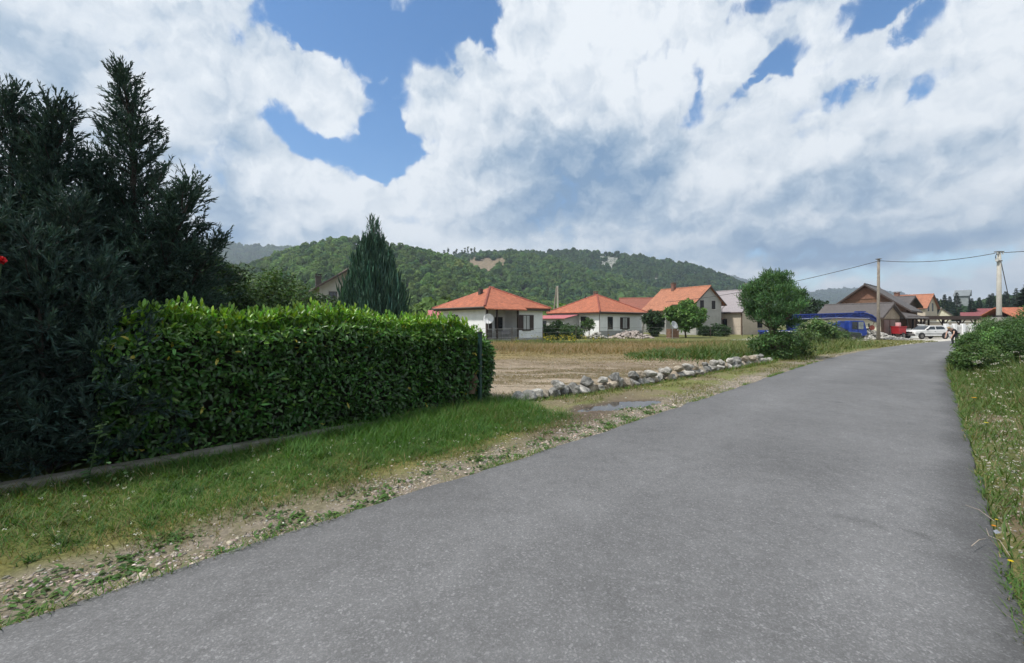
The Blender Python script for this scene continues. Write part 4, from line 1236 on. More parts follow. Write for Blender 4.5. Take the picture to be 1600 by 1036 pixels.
m.bar((-5.6, -.36, 3.08), (3.2, -.36, 3.35), .16, .08); m.bar((3.2, -.36, 3.35), (6.3, -.36, 3.45), .16, .08); m.bar((6.3, -.36, 3.45), (7.3, -.36, 3.18), .14, .08); m.bar((7.3, -.36, 3.18), (8.25, -.36, 2.35), .14, .08)
m.build('stiffener', blue, bo)
m = MB(); m.bar((-5.6, -.36, 2.56), (3.2, -.36, 2.82), .05, .07); m.bar((3.2, -.36, 2.82), (7.0, -.36, 2.74), .05, .07); m.build('edge_rail', surf('pale blue rail', (.42, .46, .62), .6, .15, 6), bo)
m = MB(); m.tube([(-.2, 0, 1.9), (2.6, 0, 2.75)], .12, 10); m.build('lift_cylinder', steel, t)
m = MB(); m.tube([(7.9, 0, 2.4), (7.7, 0, 1.9)], .03, 6)
m.disc((7.55, 0, 1.55), (0, 1, 0), .32, .2, 16); m.tube([(7.55, 0, 1.2), (7.55, 0, .95), (7.4, 0, .82), (7.25, 0, .92)], .05, 8); m.build('hook_block', surf('rusty red hook', (.22, .05, .035), .7, .3, 8), bo)
for s_ in (-1, 1):
    m = MB(); m.box(-6.0, -5.7, s_ * 1.15 - .12, s_ * 1.15 + .12, .05, 1.0); m.box(-6.15, -5.55, s_ * 1.15 - .25, s_ * 1.15 + .25, 0, .06); m.build('outrigger', steel, t)
m = MB(); m.box(-1.3, .2, -1.15, -.75, .45, .95); m.build('tool_box', steel, t, bevel=.03)

# ---- a hatchback, used for the white car and the dark green car
def hatchback(label, loc, rz, paint, L=4.1, pickup=False):
    t = thing('parked_car', label, 'car', loc, rz)
    k = L / 4.0
    # local x forward
    lo = [(-1.98, .32), (-1.3, .30), (1.55, .30), (1.95, .36), (2.0, .55), (1.97, .78), (1.85, .84), (.95, .93), (.80, .95), (-1.65, .97), (-1.92, .92), (-2.0, .6)]
    m = MB(lambda v: (v[0] * k, v[1], v[2])); m.prism(lo, -.80, .80); body = m.build('body', paint, t, bevel=.05)
    # cabin: tapered greenhouse
    b = [(.92, .94), (.28, 1.40), (-1.10, 1.42), (-1.45, 1.33), (-1.88, .94)]
    m = MB(lambda v: (v[0] * k, v[1], v[2])); n = len(b)
    vs = []
    for s_ in (-1, 1):
        for x_, z_ in b: vs.append((x_, s_ * (.78 - (z_ - .94) * .30), z_))
    m.add(vs, [tuple(range(n)), tuple(range(2 * n - 1, n - 1, -1))] + [(i, n + i, n + (i + 1) % n, (i + 1) % n) for i in range(n)])
    m.build('cabin', paint, t, bevel=.03)
    def yy(z_): return .78 - (z_ - .94) * .30
    for s_ in (-1, 1):
        for poly in ([(.66, 1.0), (.26, 1.33), (-.22, 1.345), (-.22, 1.0)], [(-.30, 1.0), (-.30, 1.345), (-.98, 1.35), (-1.18, 1.28), (-1.28, 1.02)]):
            m = MB(lambda v: (v[0] * k, v[1], v[2]))
            nn_ = len(poly)
            m.add([(x_, s_ * (yy(z_) + .006), z_) for x_, z_ in poly] + [(x_, s_ * (yy(z_) - .02), z_) for x_, z_ in poly],
                  [tuple(range(nn_)), tuple(range(2 * nn_ - 1, nn_ - 1, -1))] + [(i, nn_ + i, nn_ + (i + 1) % nn_, (i + 1) % nn_) for i in range(nn_)])
            m.build('side_window', GL, t)
    for name, (xa, za, xb, zb, o_) in (('windscreen', (.87, .985, .33, 1.375, .012)), ('rear_window', (-1.52, 1.27, -1.84, .99, .012))):
        m = MB(lambda v: (v[0] * k, v[1], v[2])); d_ = .012 if xa > 0 else -.012
        m.add([(xa + d_, -.68, za + .01), (xa + d_, .68, za + .01), (xb + d_, .6, zb + .01), (xb + d_, -.6, zb + .01), (xa, -.68, za - .02), (xa, .68, za - .02), (xb, .6, zb - .02), (xb, -.6, zb - .02)],
              [(0, 1, 2, 3), (7, 6, 5, 4), (0, 4, 5, 1), (1, 5, 6, 2), (2, 6, 7, 3), (3, 7, 4, 0)]); m.build(name, GL, t)
    m = MB(lambda v: (v[0] * k, v[1], v[2])); m.box(1.96, 2.09, -.80, .80, .36, .50); m.build('bumper', black_pl, t, bevel=.02)
    m = MB(lambda v: (v[0] * k, v[1], v[2])); m.box(-2.09, -1.96, -.80, .80, .36, .50); m.build('bumper', black_pl, t, bevel=.02)
    m = MB(lambda v: (v[0] * k, v[1], v[2])); m.box(1.99, 2.015, -.55, .55, .56, .76); m.build('grille', black_pl, t)
    for s_ in (-1, 1):
        m = MB(lambda v: (v[0] * k, v[1], v[2])); m.disc((2.0, s_ * .62, .66), (1, 0, 0), .10, .06, 14); m.build('headlight', lampg, t)
        m = MB(lambda v: (v[0] * k, v[1], v[2])); m.box(-2.02, -1.985, s_ * .62 - .14, s_ * .62 + .14, .60, .78); m.build('tail_light', redp, t)
        m = MB(lambda v: (v[0] * k, v[1], v[2])); m.box(-.2, -.08, s_ * .81 - .015, s_ * .81 + .015, .78, .81); m.build('door_handle', black_pl, t)
        m = MB(lambda v: (v[0] * k, v[1], v[2])); m.box(.62, .78, s_ * .86 - .07, s_ * .86 + .07, .96, 1.07); m.build('mirror', black_pl, t)
        m = MB(lambda v: (v[0] * k, v[1], v[2])); m.box(-1.95, 1.9, s_ * .803 - .012, s_ * .803 + .012, .52, .57); m.build('side_strip', black_pl, t)
        for x_ in (1.28, -1.22):
            m = MB(lambda v: (v[0] * k, v[1], v[2])); m.disc((x_, s_ * .795, .34), (0, 1, 0), .36, .03, 22); m.build('wheel_arch', black_pl, t)
            wheel(t, x_ * k, s_ * .76, .30, .295, .18, steel, s_)
    return t
p = pt(1447.5, 505, 48.5)
hatchback('white two door hatchback parked side on across the end of the road', (p.x, p.y, .02), PI + math.radians(4), whitep, 4.3)
p = pt(1312, 505, 41.5)
hatchback('dark green car mostly hidden in the tall weeds by the rubble heap', (p.x - .4, p.y + .3, 0), math.radians(-8), surf('dark green paint', (.03, .045, .035), .35, .2, 3), 4.0)

# ---- red trailer
p = pt(1404, 505, 48.6)
t = thing('utility_trailer', 'red open trailer with a pale drum on it beside the brown doors', 'trailer', (p.x, p.y, 0), math.radians(5)); t.scale = (.68, .8, 1.22)
m = MB(); m.prism([(-.55, .45), (.55, .45), (.68, 1.05), (-.68, 1.05)], -.6, .6); m.build('tub', redp, t, bevel=.03)
m = MB(); m.box(-.72, .72, -.64, .64, 1.052, 1.12); m.build('rim', redp, t)
for s_ in (-1, 1): wheel(t, 0, s_ * .72, .28, .28, .16, steel, s_)
m = MB(); m.bar((.5, 0, .45), (1.7, 0, .35), .07); m.tube([(1.7, 0, .36), (1.7, 0, .0)], .03, 8); m.build('drawbar', black_pl, t)
m = MB(); m.tube([(-.05, 0, 1.12), (-.05, 0, 1.2), (-.05, 0, 1.5), (-.05, 0, 1.52)], [.22, .24, .24, .2], 14); o = m.build('drum', surf('pale pink plastic', (.62, .36, .36), .5, .1, 4)); o.location = (t.location.x, t.location.y, .245)
tag(o, 'small pale pink drum standing on the red trailer', 'drum')

# ---- utility poles and the lines between them
conc = surf('pole concrete', (.40, .385, .345), .9, .14, 3, .3, 25)
wood_pole = surf('weathered pole wood', (.22, .19, .155), .9, .25, 5, .4, 18)
wire_m = surf('black cable', (.025, .025, .028), .6, .1, 5)
porc = surf('white porcelain', (.62, .62, .60), .3, .05, 5)
p1 = pt(1372.5, 505, 43.6); T1 = Vector((p1.x, p1.y, 8.0))
t = thing('utility_pole', 'slender grey utility pole before the wooden outbuilding', 'utility pole', (p1.x, p1.y, 0))
m = MB(); m.tube([(0, 0, -.3), (0, 0, 4), (.02, 0, 8.0)], [.155, .13, .10], 14); m.build('shaft', wood_pole, t, True)
m = MB(); m.disc((.02, 0, 7.75), (0, 0, 1), .13, .12, 12); m.box(-.12, .16, -.2, .2, 7.9, 7.98); m.build('bracket', steel, t)
p2 = pt(1561, 505, 38); T2 = Vector((p2.x, p2.y, CAMH + (HY - 394) / FOC * 38))
t = thing('utility_pole', 'thick pale concrete utility pole rising behind the right hand bushes', 'utility pole', (p2.x, p2.y, 0))
m = MB(); m.tube([(0, 0, -.3), (0, 0, T2.z * .5), (0, 0, T2.z)], [.21, .165, .125], 16); m.build('shaft', conc, t, True)
m = MB(); m.box(-.28, .28, -.16, .16, T2.z, T2.z + .07); m.disc((0, 0, T2.z - .75), (0, 0, 1), .2, .09, 14); m.build('bracket', steel, t)
m = MB()
for a_ in (-.22, 0, .22): m.tube([(a_, -.1, T2.z - .02), (a_, -.1, T2.z - .2)], [.05, .035], 8)
m.tube([(-.28, -.1, T2.z - .55), (-.28, -.1, T2.z - .8)], [.12, .09], 10); m.build('insulator', porc, t)
m = MB(); m.tube([(-.2, -.1, T2.z - .1), (-.42, -.12, T2.z - .3), (-.38, -.12, T2.z - .62), (-.28, -.1, T2.z - .58)], .016, 6)
m.tube([(-.3, -.12, T2.z - .05), (-.5, -.15, T2.z - .45), (-.3, -.12, T2.z - .72)], .014, 6); m.build('cable_loop', wire_m, t)
m = MB(); m.disc((0, 0, 2.3), (0, 0, 1), .205, .12, 16); m.build('band', black_pl, t)
def sagline(a, b, sag, rad=.022, n=26):
    a, b = Vector(a), Vector(b); return [a.lerp(b, i / n) - Vector((0, 0, sag * 4 * (i / n) * (1 - i / n))) for i in range(n + 1)], rad
lines = [
    ('black cable sagging between the two utility poles', (T1 - Vector((0, 0, .2)), T2 - Vector((.28, 0, .08)), .38, .03)),
    ('black cable running left from the slender pole behind the roadside tree', (T1 - Vector((0, 0, .25)), pt(1040, 472, 62), .55, .03)),
    ('black cable leaving the concrete pole to the right edge', (T2 + Vector((.2, 0, -.05)), Vector((T2.x + 16, T2.y - 16, T2.z + 2.2)), .75, .03)),
    ('guy cable slanting down to the right from the concrete pole', (T2 - Vector((-.1, 0, .5)), Vector((T2.x + 2.6, T2.y + 1.5, 3.4)), 0, .028)),
]
for lab, (a_, b_, sg, rd) in lines:
    m = MB(); q, rr = sagline(a_, b_, sg, rd); m.tube(q, rr, 6); o = m.build('power_line', wire_m); tag(o, lab, 'cable')
p3 = pt(870, 505, 78)
t = thing('utility_pole', 'old double wooden utility pole between the two red roofed bungalows', 'utility pole', (p3.x, p3.y, 0))
m = MB(); m.tube([(.25, 0, -.2), (.12, 0, 8.2)], [.21, .16], 10); m.build('shaft', surf('bleached pole', (.40, .37, .31), .9, .2, 4), t)
m = MB(); m.tube([(-.9, 0, -.2), (-.05, 0, 8.0)], [.16, .12], 10); m.build('brace_pole', wood_pole, t)

# ---- thin wire fence at the back of the lot
h = thing('wire_fence', 'thin wire fence on slim posts along the back of the lot', 'fence', (0, 0, 0))
fpx = [(748, 35), (800, 37), (848, 38.5), (900, 41), (950, 43.5), (1004, 46), (1060, 50), (1110, 54), (1160, 58)]
fp_ = [pt(a, 505, b) for a, b in fpx]
for q in fp_:
    m = MB(); m.tube([(q.x, q.y, -.1), (q.x, q.y, 1.35)], .03, 6); m.build('post', surf('rusty iron', (.09, .07, .055), .8, .3, 8), h)
m = MB()
for z_ in (.5, .9, 1.28):
    for a_, b_ in zip(fp_[:-1], fp_[1:]): m.tube([(a_.x, a_.y, z_), ((a_.x + b_.x) / 2, (a_.y + b_.y) / 2, z_ - .05), (b_.x, b_.y, z_)], .008, 4)
m.build('wire', steel, h)

# ---- stack of bricks and second dish by the orange roofed house
p = pt(1051, 505, 50)
o_ = thing('brick_stack', 'pallet of brown bricks beside the small round tree', 'bricks', (p.x, p.y, 0), .2)
m = MB()
for k in range(3): m.box(-.55, .55, -.42 + k * .36, -.3 + k * .36, 0, .1)
m.box(-.55, .55, -.45, .45, .1, .13); m.build('pallet', paleboard, o_)
m = MB()
for lz in range(6):
    for lx in range(4):
        for ly in range(3):
            if lz == 5 and lx > 2: continue
            jx = random.uniform(-.008, .008)
            m.box(-.52 + lx * .262 + jx, -.275 + lx * .262 + jx, -.43 + ly * .29, -.155 + ly * .29, .132 + lz * .155, .28 + lz * .155)
m.build('brick_pile', brick, o_)
p = pt(1054, 505, 48)
dish((p.x, p.y, 1.5), (.5, -1, .5), .42, 'grey satellite dish on a pole beside the small round tree', surf('grey enamel', (.36, .38, .39), .5, .08, 4), 1.55)

# ---- stones
ICO = {}
def ico(sub):
    if sub not in ICO:
        bm = bmesh.new(); bmesh.ops.create_icosphere(bm, subdivisions=sub, radius=1)
        bm.verts.ensure_lookup_table()
        ICO[sub] = (np.array([v.co[:] for v in bm.verts]), np.array([[v.index for v in f.verts] for f in bm.faces])); bm.free()
    return ICO[sub]
def rock_arrays(sub, size, seed, rough=.28, cuts=9, deep=0):
    v, f = ico(sub); r = np.random.default_rng(seed)
    p = v.copy()
    for k in range(cuts):                       # chop flat facets
        d = unit(r.normal(0, 1, 3)); lim = r.uniform(.62 - deep, .9 - deep)
        q = p @ d; p = p - np.outer(np.maximum(q - lim, 0), d) * .92
    n = fbm(p[:, 0] * 2.2 + seed * 1.7, p[:, 1] * 2.2 + 3, p[:, 2] * 2.2 + seed, oct=4, seed=seed % 97)
    p = p * (1 + (n - .5) * rough)[:, None]
    return p * np.array(size), f
lime = [surf('pale limestone', (.14, .135, .12), .95, .3, 4.5, .8, 22, col2=(.48, .46, .42), thr=(.36, .62)),  # dark tones of all three: stains, plus crevice shade painted into the stone
        surf('grey limestone', (.085, .085, .08), .95, .3, 4.5, .8, 22, col2=(.30, .295, .275), thr=(.36, .64)),
        surf('buff limestone', (.17, .14, .105), .95, .3, 4.0, .8, 22, col2=(.44, .38, .30), thr=(.36, .64))]
ORD = ['first', 'second', 'third', 'fourth', 'fifth', 'sixth', 'seventh', 'eighth', 'ninth', 'tenth', 'eleventh', 'twelfth', 'thirteenth', 'fourteenth', 'fifteenth', 'sixteenth', 'seventeenth', 'eighteenth', 'nineteenth', 'twentieth']
ORD += ['twenty-' + q for q in ORD[:9]] + ['thirtieth'] + ['thirty-' + q for q in ORD[:9]] + ['fortieth'] + ['forty-' + q for q in ORD[:9]] + ['fiftieth'] + ['fifty-' + q for q in ORD[:9]]
tone_w = ['pale', 'grey', 'buff']; shape_w = ['rounded', 'blocky', 'angular', 'flat topped']
t_ = 6.95; k = 0; row = []
while t_ < 22.2:
    big = (random.uniform(.185, .235) if k < 9 else random.uniform(.145, .225)) * (1.0 if k < 9 else 1.0)
    n_ = float(row_n(t_)) + random.uniform(-.07, .07)
    row.append((t_, n_, big)); t_ += big * random.uniform(1.35, 1.62); k += 1
for k, (t_, n_, s_) in enumerate(row):
    tn = random.choices([0, 1, 2], [5, 3, 2])[0]
    sz = (s_ * random.uniform(.95, 1.25), s_ * random.uniform(.8, 1.1), s_ * random.uniform(.62, .86))
    V, F = rock_arrays(4, sz, 300 + k, .42, random.randint(9, 14), .10)
    x_, y_ = rt(t_, n_); zb = float(ground_z(np.array([t_]), np.array([n_]))[0])
    o = npmesh('boulder', V, [F], lime[tn], None, None, False)
    o.location = (x_, y_, zb + sz[2] * .62); o.rotation_euler = (random.uniform(-.3, .3), random.uniform(-.3, .3), random.uniform(0, 6.3))
    tag(o, f'{tone_w[tn]} {shape_w[k % 4]} boulder, {ORD[k]} from the hedge along the ground course of the stone row', 'boulder', 'boulders lining the lot')
ups = [(4, .3, .75), (7, .5, .95), (9, .45, .7), (11, .5, 1.0), (14, .5, .9), (15, .5, .8), (17, .4, .9), (20, .5, .85), (21, .5, .75), (24, .5, .8), (26, .5, .9), (28, .5, .8), (31, .5, .75), (33, .5, .85), (35, .5, .8), (38, .5, .8), (40, .5, .9), (41, .5, .7), (43, .5, .85), (45, .5, .8), (46, .5, .9), (48, .5, .8), (50, .5, .8)]
j = 0
for k, f_, q in ups:
    if k + 1 >= len(row): continue
    a_, b_ = row[k], row[k + 1]
    t_ = a_[0] * (1 - f_) + b_[0] * f_; n_ = float(row_n(t_)) + random.uniform(-.06, .05); s_ = .20 * q
    tn = random.choices([0, 1, 2], [5, 3, 2])[0]
    V, F = rock_arrays(4, (s_ * 1.15, s_ * .95, s_ * .75), 700 + k, .42, 11, .08)
    x_, y_ = rt(t_, n_)
    o = npmesh('boulder', V, [F], lime[tn]); o.location = (x_, y_, .275 + .02 * (a_[2] + b_[2] - .39) * 10); o.rotation_euler = (random.uniform(-.4, .4), random.uniform(-.4, .4), random.uniform(0, 6))
    tag(o, f'{tone_w[tn]} stone resting on top of the row, {ORD[j]} upper stone counted from the hedge', 'boulder', 'boulders lining the lot'); j += 1
# loose stone and board at the hedge foot
x_, y_ = gp(708, 641); V, F = rock_arrays(4, (.11, .12, .17), 905, .35, 8)
o = npmesh('boulder', V, [F], lime[0]); o.location = (x_, y_, .22); tag(o, 'pale upright stone at the foot of the green fence post in the hedge', 'boulder')
bx_, by_ = rt(5.75, -6.56)
t = MB(); t.prism([(-.13, .0), (.1, .02), (.14, .3), (.05, .46), (-.08, .42), (-.15, .2)], -.012, .012); o = t.build('cardboard_scrap', surf('brown board', (.11, .075, .048), .9, .3, 7, .3, 20)); o.location = (bx_, by_, .32); o.rotation_euler = (-.2, 0, TH + .3)
o.rotation_euler = (-.2, .1, -.1); tag(o, 'torn brown board caught in the hedge beside the green post', 'board')

def heap(name, label, cx, cy, rx, ry, hgt, n, s0, s1, mat, seed):
    r = np.random.default_rng(seed); Vs, Fs = [], []; b = 0
    for k in range(n):
        a = r.uniform(0, 2 * PI); q = r.random() ** .5
        x_, y_ = rx * q * math.cos(a), ry * q * math.sin(a)
        z_ = hgt * max(0, 1 - q ** 1.4) * (.6 + .6 * r.random())
        s_ = r.uniform(s0, s1)
        V, F = rock_arrays(2, (s_ * r.uniform(.8, 1.4), s_ * r.uniform(.7, 1.2), s_ * r.uniform(.5, .9)), seed + k, .3, 6)
        c, s = math.cos(a * 3), math.sin(a * 3)
        V = np.stack([V[:, 0] * c - V[:, 1] * s, V[:, 0] * s + V[:, 1] * c, V[:, 2]], 1) + np.array([cx + x_, cy + y_, z_ + s_ * .3])
        Vs.append(V); Fs.append(F + b); b += len(V)
    o = npmesh(name, np.concatenate(Vs), [np.concatenate(Fs)], mat); return tag(o, label, 'rubble', None, 'stuff')
p = pt(986, 505, 50); heap('rubble_heap', 'heap of pale pinkish rubble before the second bungalow', p.x, p.y, 2.5, 1.4, .75, 300, .07, .2, surf('pinkish rubble', (.26, .215, .19), .95, .3, 1.5, .4, 12, col2=(.48, .42, .38)), 1000)
p = pt(931, 505, 49); heap('rubble_heap', 'small heap of white rubble beside the drainpipe of the second bungalow', p.x, p.y, 1.2, .8, .6, 70, .1, .24, lime[0], 1500)
p = pt(1358, 505, 46); heap('rubble_heap', 'spread of white broken stone between the blue truck and the thin pole', p.x, p.y, 2.2, 1.8, .95, 420, .08, .22, lime[0], 2000)
p = pt(1393, 505, 45.5); heap('rubble_heap', 'low scatter of white stones before the brown doors', p.x, p.y, 2.0, .8, .25, 130, .07, .16, lime[0], 3000)

# ---- the person bending over at the roadside
def skinned(name, joints, edges, mat, parent=None, sub=2, root=0):
    me = bpy.data.meshes.new(name); me.from_pydata([j[0] for j in joints], edges, [])
    o = bpy.data.objects.new(name, me); link(o, parent)
    sk = o.modifiers.new('skin', 'SKIN'); sk.use_smooth_shade = True
    lay = me.skin_vertices[0].data
    for i, (_, r) in enumerate(joints):
        lay[i].radius = (r, r) if isinstance(r, (int, float)) else r
        lay[i].use_root = (i == root)
    su = o.modifiers.new('sub', 'SUBSURF'); su.levels = sub; su.render_levels = sub
    me.materials.append(mat); return o
p = pt(1492, 505, 35.2); px_, py_ = p.x, p.y
per = thing('person', 'person bending forward at the right road edge in black top and dark trousers', 'person', (px_, py_, .03), math.radians(188))
# local x = facing; hips back, torso leaning forward about 60 degrees
skin_m = surf('skin', (.50, .30, .22), .6, .08, 6)
J = {'pel': ((-.10, 0, .88), (.15, .12)), 'abd': ((.05, 0, 1.02), (.135, .12)), 'che': ((.24, 0, 1.14), (.16, .13)), 'nec': ((.41, 0, 1.21), .06), 'hed': ((.50, 0, 1.25), .088), 'top': ((.58, 0, 1.29), .075),
     'shl': ((.33, .19, 1.15), .06), 'ell': ((.42, .26, .88), .045), 'wrl': ((.52, .20, .66), .032), 'pal': ((.55, .19, .59), .035),
     'shr': ((.33, -.19, 1.15), .06), 'elr': ((.44, -.26, .89), .045), 'wrr': ((.56, -.20, .68), .032), 'par': ((.59, -.19, .61), .035),
     'hil': ((-.10, .10, .82), .10), 'knl': ((.06, .13, .48), .062), 'anl': ((-.06, .12, .09), .042), 'tol': ((.10, .14, .04), .035),
     'hir': ((-.10, -.10, .82), .10), 'knr': ((.10, -.12, .48), .062), 'anr': ((.02, -.12, .09), .042), 'tor': ((.19, -.13, .04), .035)}
names = list(J); ix = {n: i for i, n in enumerate(names)}
joints = [J[n] for n in names]
edges = [(ix[a], ix[b]) for a, b in (('pel', 'abd'), ('abd', 'che'), ('che', 'nec'), ('nec', 'hed'), ('hed', 'top'), ('che', 'shl'), ('shl', 'ell'), ('ell', 'wrl'), ('wrl', 'pal'), ('che', 'shr'), ('shr', 'elr'), ('elr', 'wrr'), ('wrr', 'par'),
         ('pel', 'hil'), ('hil', 'knl'), ('knl', 'anl'), ('anl', 'tol'), ('pel', 'hir'), ('hir', 'knr'), ('knr', 'anr'), ('anr', 'tor'))]
for hand, sy in (('pal', 1), ('par', -1)):
    hx, hy, hz_ = J[hand][0]
    for q, (oy, ln) in enumerate(((-.026, .075), (-.009, .085), (.009, .08), (.026, .065))):
        i0 = len(joints); joints.append(((hx + .03, hy + oy, hz_ - .045), .009)); joints.append(((hx + .05, hy + oy * 1.1, hz_ - .045 - ln * .55), .009)); joints.append(((hx + .045, hy + oy * 1.1, hz_ - .045 - ln), .007))
        edges += [(ix[hand], i0), (i0, i0 + 1), (i0 + 1, i0 + 2)]
    i0 = len(joints); joints.append(((hx + .05, hy - sy * .035, hz_ - .0), .011)); joints.append(((hx + .075, hy - sy * .04, hz_ - .035), .009)); edges += [(ix[hand], i0), (i0, i0 + 1)]
skinned('body', joints, edges, skin_m, per)
def sub_skin(name, keys, links, grow, mat, sub=2):
    k_ = {n: i for i, n in enumerate(keys)}
    js = []
    for n in keys:
        r = J[n][1]; r = (r, r) if isinstance(r, (int, float)) else r
        js.append((J[n][0], (r[0] + grow, r[1] + grow)))
    return skinned(name, js, [(k_[a], k_[b]) for a, b in links], mat, per, sub)
J['sll'] = ((.375, .225, 1.02), .056); J['slr'] = ((.385, -.225, 1.02), .056)
J['che2'] = ((.33, 0, 1.18), (.12, .10))
sub_skin('shirt', ['abd', 'pel', 'che', 'che2', 'shl', 'sll', 'shr', 'slr'], [('pel', 'abd'), ('abd', 'che'), ('che', 'che2'), ('che', 'shl'), ('shl', 'sll'), ('che', 'shr'), ('shr', 'slr')], .022, surf('black cotton', (.016, .016, .018), .9, .2, 8))
sub_skin('trousers', ['pel', 'hil', 'knl', 'anl', 'hir', 'knr', 'anr'], [('pel', 'hil'), ('hil', 'knl'), ('knl', 'anl'), ('pel', 'hir'), ('hir', 'knr'), ('knr', 'anr')], .028, surf('dark trousers', (.03, .032, .035), .9, .2, 8))
for a_, b_ in (('anl', 'tol'), ('anr', 'tor')): sub_skin('shoe', [a_, b_], [(a_, b_)], .018, black_pl, 2)
v_, f_ = ico(3)
hv = v_ * np.array([.125, .105, .10]); hv = hv[:, :] + np.array([.55, 0, 1.305]); hv = hv + (fbm(v_[:, 0] * 6, v_[:, 1] * 6, v_[:, 2] * 6, seed=3) - .5)[:, None] * v_ * .03
npmesh('hair', hv, [f_], surf('fair hair', (.36, .26, .15), .8, .25, 12), per, None, True)
mb = MB()
for s_ in (-1, 1): mb.tube([(.60, s_ * .035, 1.215), (.61, s_ * .035, 1.21)], .012, 8)
mb.build('eyes', black_pl, per)
mb = MB(); mb.tube([(.585, 0, 1.20), (.625, 0, 1.175), (.60, 0, 1.165)], [.012, .018, .012], 8); mb.tube([(.575, -.03, 1.135), (.585, 0, 1.13), (.575, .03, 1.135)], .008, 6)
for s_ in (-1, 1): mb.disc((.50, s_ * .088, 1.23), (0, 1, 0), .028, .02, 10)
mb.build('face', skin_m, per)
# ================================================================ vegetation
leaf_gloss = foliage('glossy leaves', .38, .22, .5)
leaf_soft = foliage('soft leaves', .6, .28, .3)
needle_m = foliage('conifer sprays', .7, .1, .25)
grass_m = foliage('grass blades', .6, .3, .3)
bark = surf('bark', (.11, .085, .06), .95, .3, 8, .6, 25)

def limbs(name, parent, segs, mat=bark, n=7):
    m = MB()
    for pts, rad in segs: m.tube(pts, rad, n)
    return m.build(name, mat, parent, True)

# ---- laurel hedge
HT0, HT1, HN0, HN1 = .45, 6.55, -8.0, -6.62
hedge = thing('laurel_hedge', 'clipped laurel hedge with bright yellow green new growth along its top', 'hedge', (0, 0, 0))
def hedge_top(t):
    t = np.asarray(t, float)
    return 1.78 + .06 * np.sin(t * 2.3) + .20 * (fbm(t * 1.6, t * 0 + 2, seed=61) - .5) - .10 * sstep(4.4, 5.4, t) - .38 * sstep(5.3, 6.5, t) ** 1.3 - .20 * (1 - sstep(.4, 1.3, t))
def hedge_sample(M):
    """points on the clipped surface with outward normals (front, top, end)"""
    u = rng.random(M); t = rng.uniform(HT0, HT1, M)
    top = hedge_top(t)
    front = u < .50; end = (u >= .50) & (u < .62); tp = u >= .62
    z = rng.random(M) ** .9 * top; n = np.full(M, HN1)
    nx = np.zeros((M, 3))
    n = np.where(tp, rng.uniform(HN0, HN1, M), n); z = np.where(tp, top, z)
    n = np.where(end, rng.uniform(HN0, HN1, M), n); 
    # rounded end and edges
    t = np.where(end, HT1 - .02, t); z = np.where(end, rng.random(M) * hedge_top(np.full(M, HT1)), z)
    tw = np.where(front, 0, 0.0); 
    normal = np.zeros((M, 3)); 
    normal[front] = [0, 1, .1]; normal[tp] = [0, .12, 1]; normal[end] = [1, .1, .15]
    # round off
    cn = np.clip((n - (HN1 - .35)) / .35, 0, 1) * np.clip((z - (top - .3)) / .3, 0, 1)
    z = z - .16 * cn ** 2; n = n - .12 * cn ** 2
    ce = np.clip((t - (HT1 - .5)) / .5, 0, 1) * np.clip((n - (HN1 - .4)) / .4, 0, 1)
    t = t - .16 * ce ** 2; n = n - .16 * ce ** 2
    bulge = (fbm(t * 1.3, z * 1.5 + n, seed=62) - .5) * .40
    n = n + bulge * np.where(end, .2, 1) * np.where(tp, .3, 1); z = z + np.where(tp, bulge * .5, 0); t = t + np.where(end, bulge, 0)
    n = n + np.where(front, .12 * np.sin(np.clip(z / 1.8, 0, 1) * PI), 0)
    N3 = np.stack([normal[:, 0] * DX + normal[:, 1] * NX, normal[:, 0] * DY + normal[:, 1] * NY, normal[:, 2]], 1)
    x, y = rt(t, n)
    return np.stack([x, y, z], 1), unit(N3), t, n, z, tp, top
def hedge_leaves(M, inset, shade):
    P, N3, t, n, z, tp, top = hedge_sample(M)
    P = P - N3 * (np.abs(rng.normal(0, 1, M)) * inset)[:, None]
    d = unit(N3 * .35 + np.array([0, 0, .1]) + rng.normal(0, .55, (M, 3)) + np.where(tp[:, None], np.array([0, 0, .75]), np.array([0, 0, -.18])))
    nr = unit(N3 * .7 + np.array([0, 0, .55]) + rng.normal(0, .35, (M, 3)))
    new = np.clip((z - top + .45) / .45, 0, 1) ** 1.3 * (rng.random(M) < .85) + (rng.random(M) < .05) * .5
    c = pig(M, (.032, .09, .017), .38, .16)
    c = c + (pig(M, (.115, .25, .027), .3, .18) - c) * np.clip(new, 0, 1)[:, None] * shade
    yl = rng.random(M) < .006
    c[yl] = np.array([.35, .30, .04])
    return P, d, nr, rng.uniform(.055, .125, M), rng.uniform(.026, .05, M), c
A = [hedge_leaves(17000, .045, 1.0), hedge_leaves(9000, .14, .6)]
cat = [np.concatenate([a[i] for a in A]) for i in range(6)]
leaves('foliage', 'laurel', *cat, leaf_gloss, hedge)
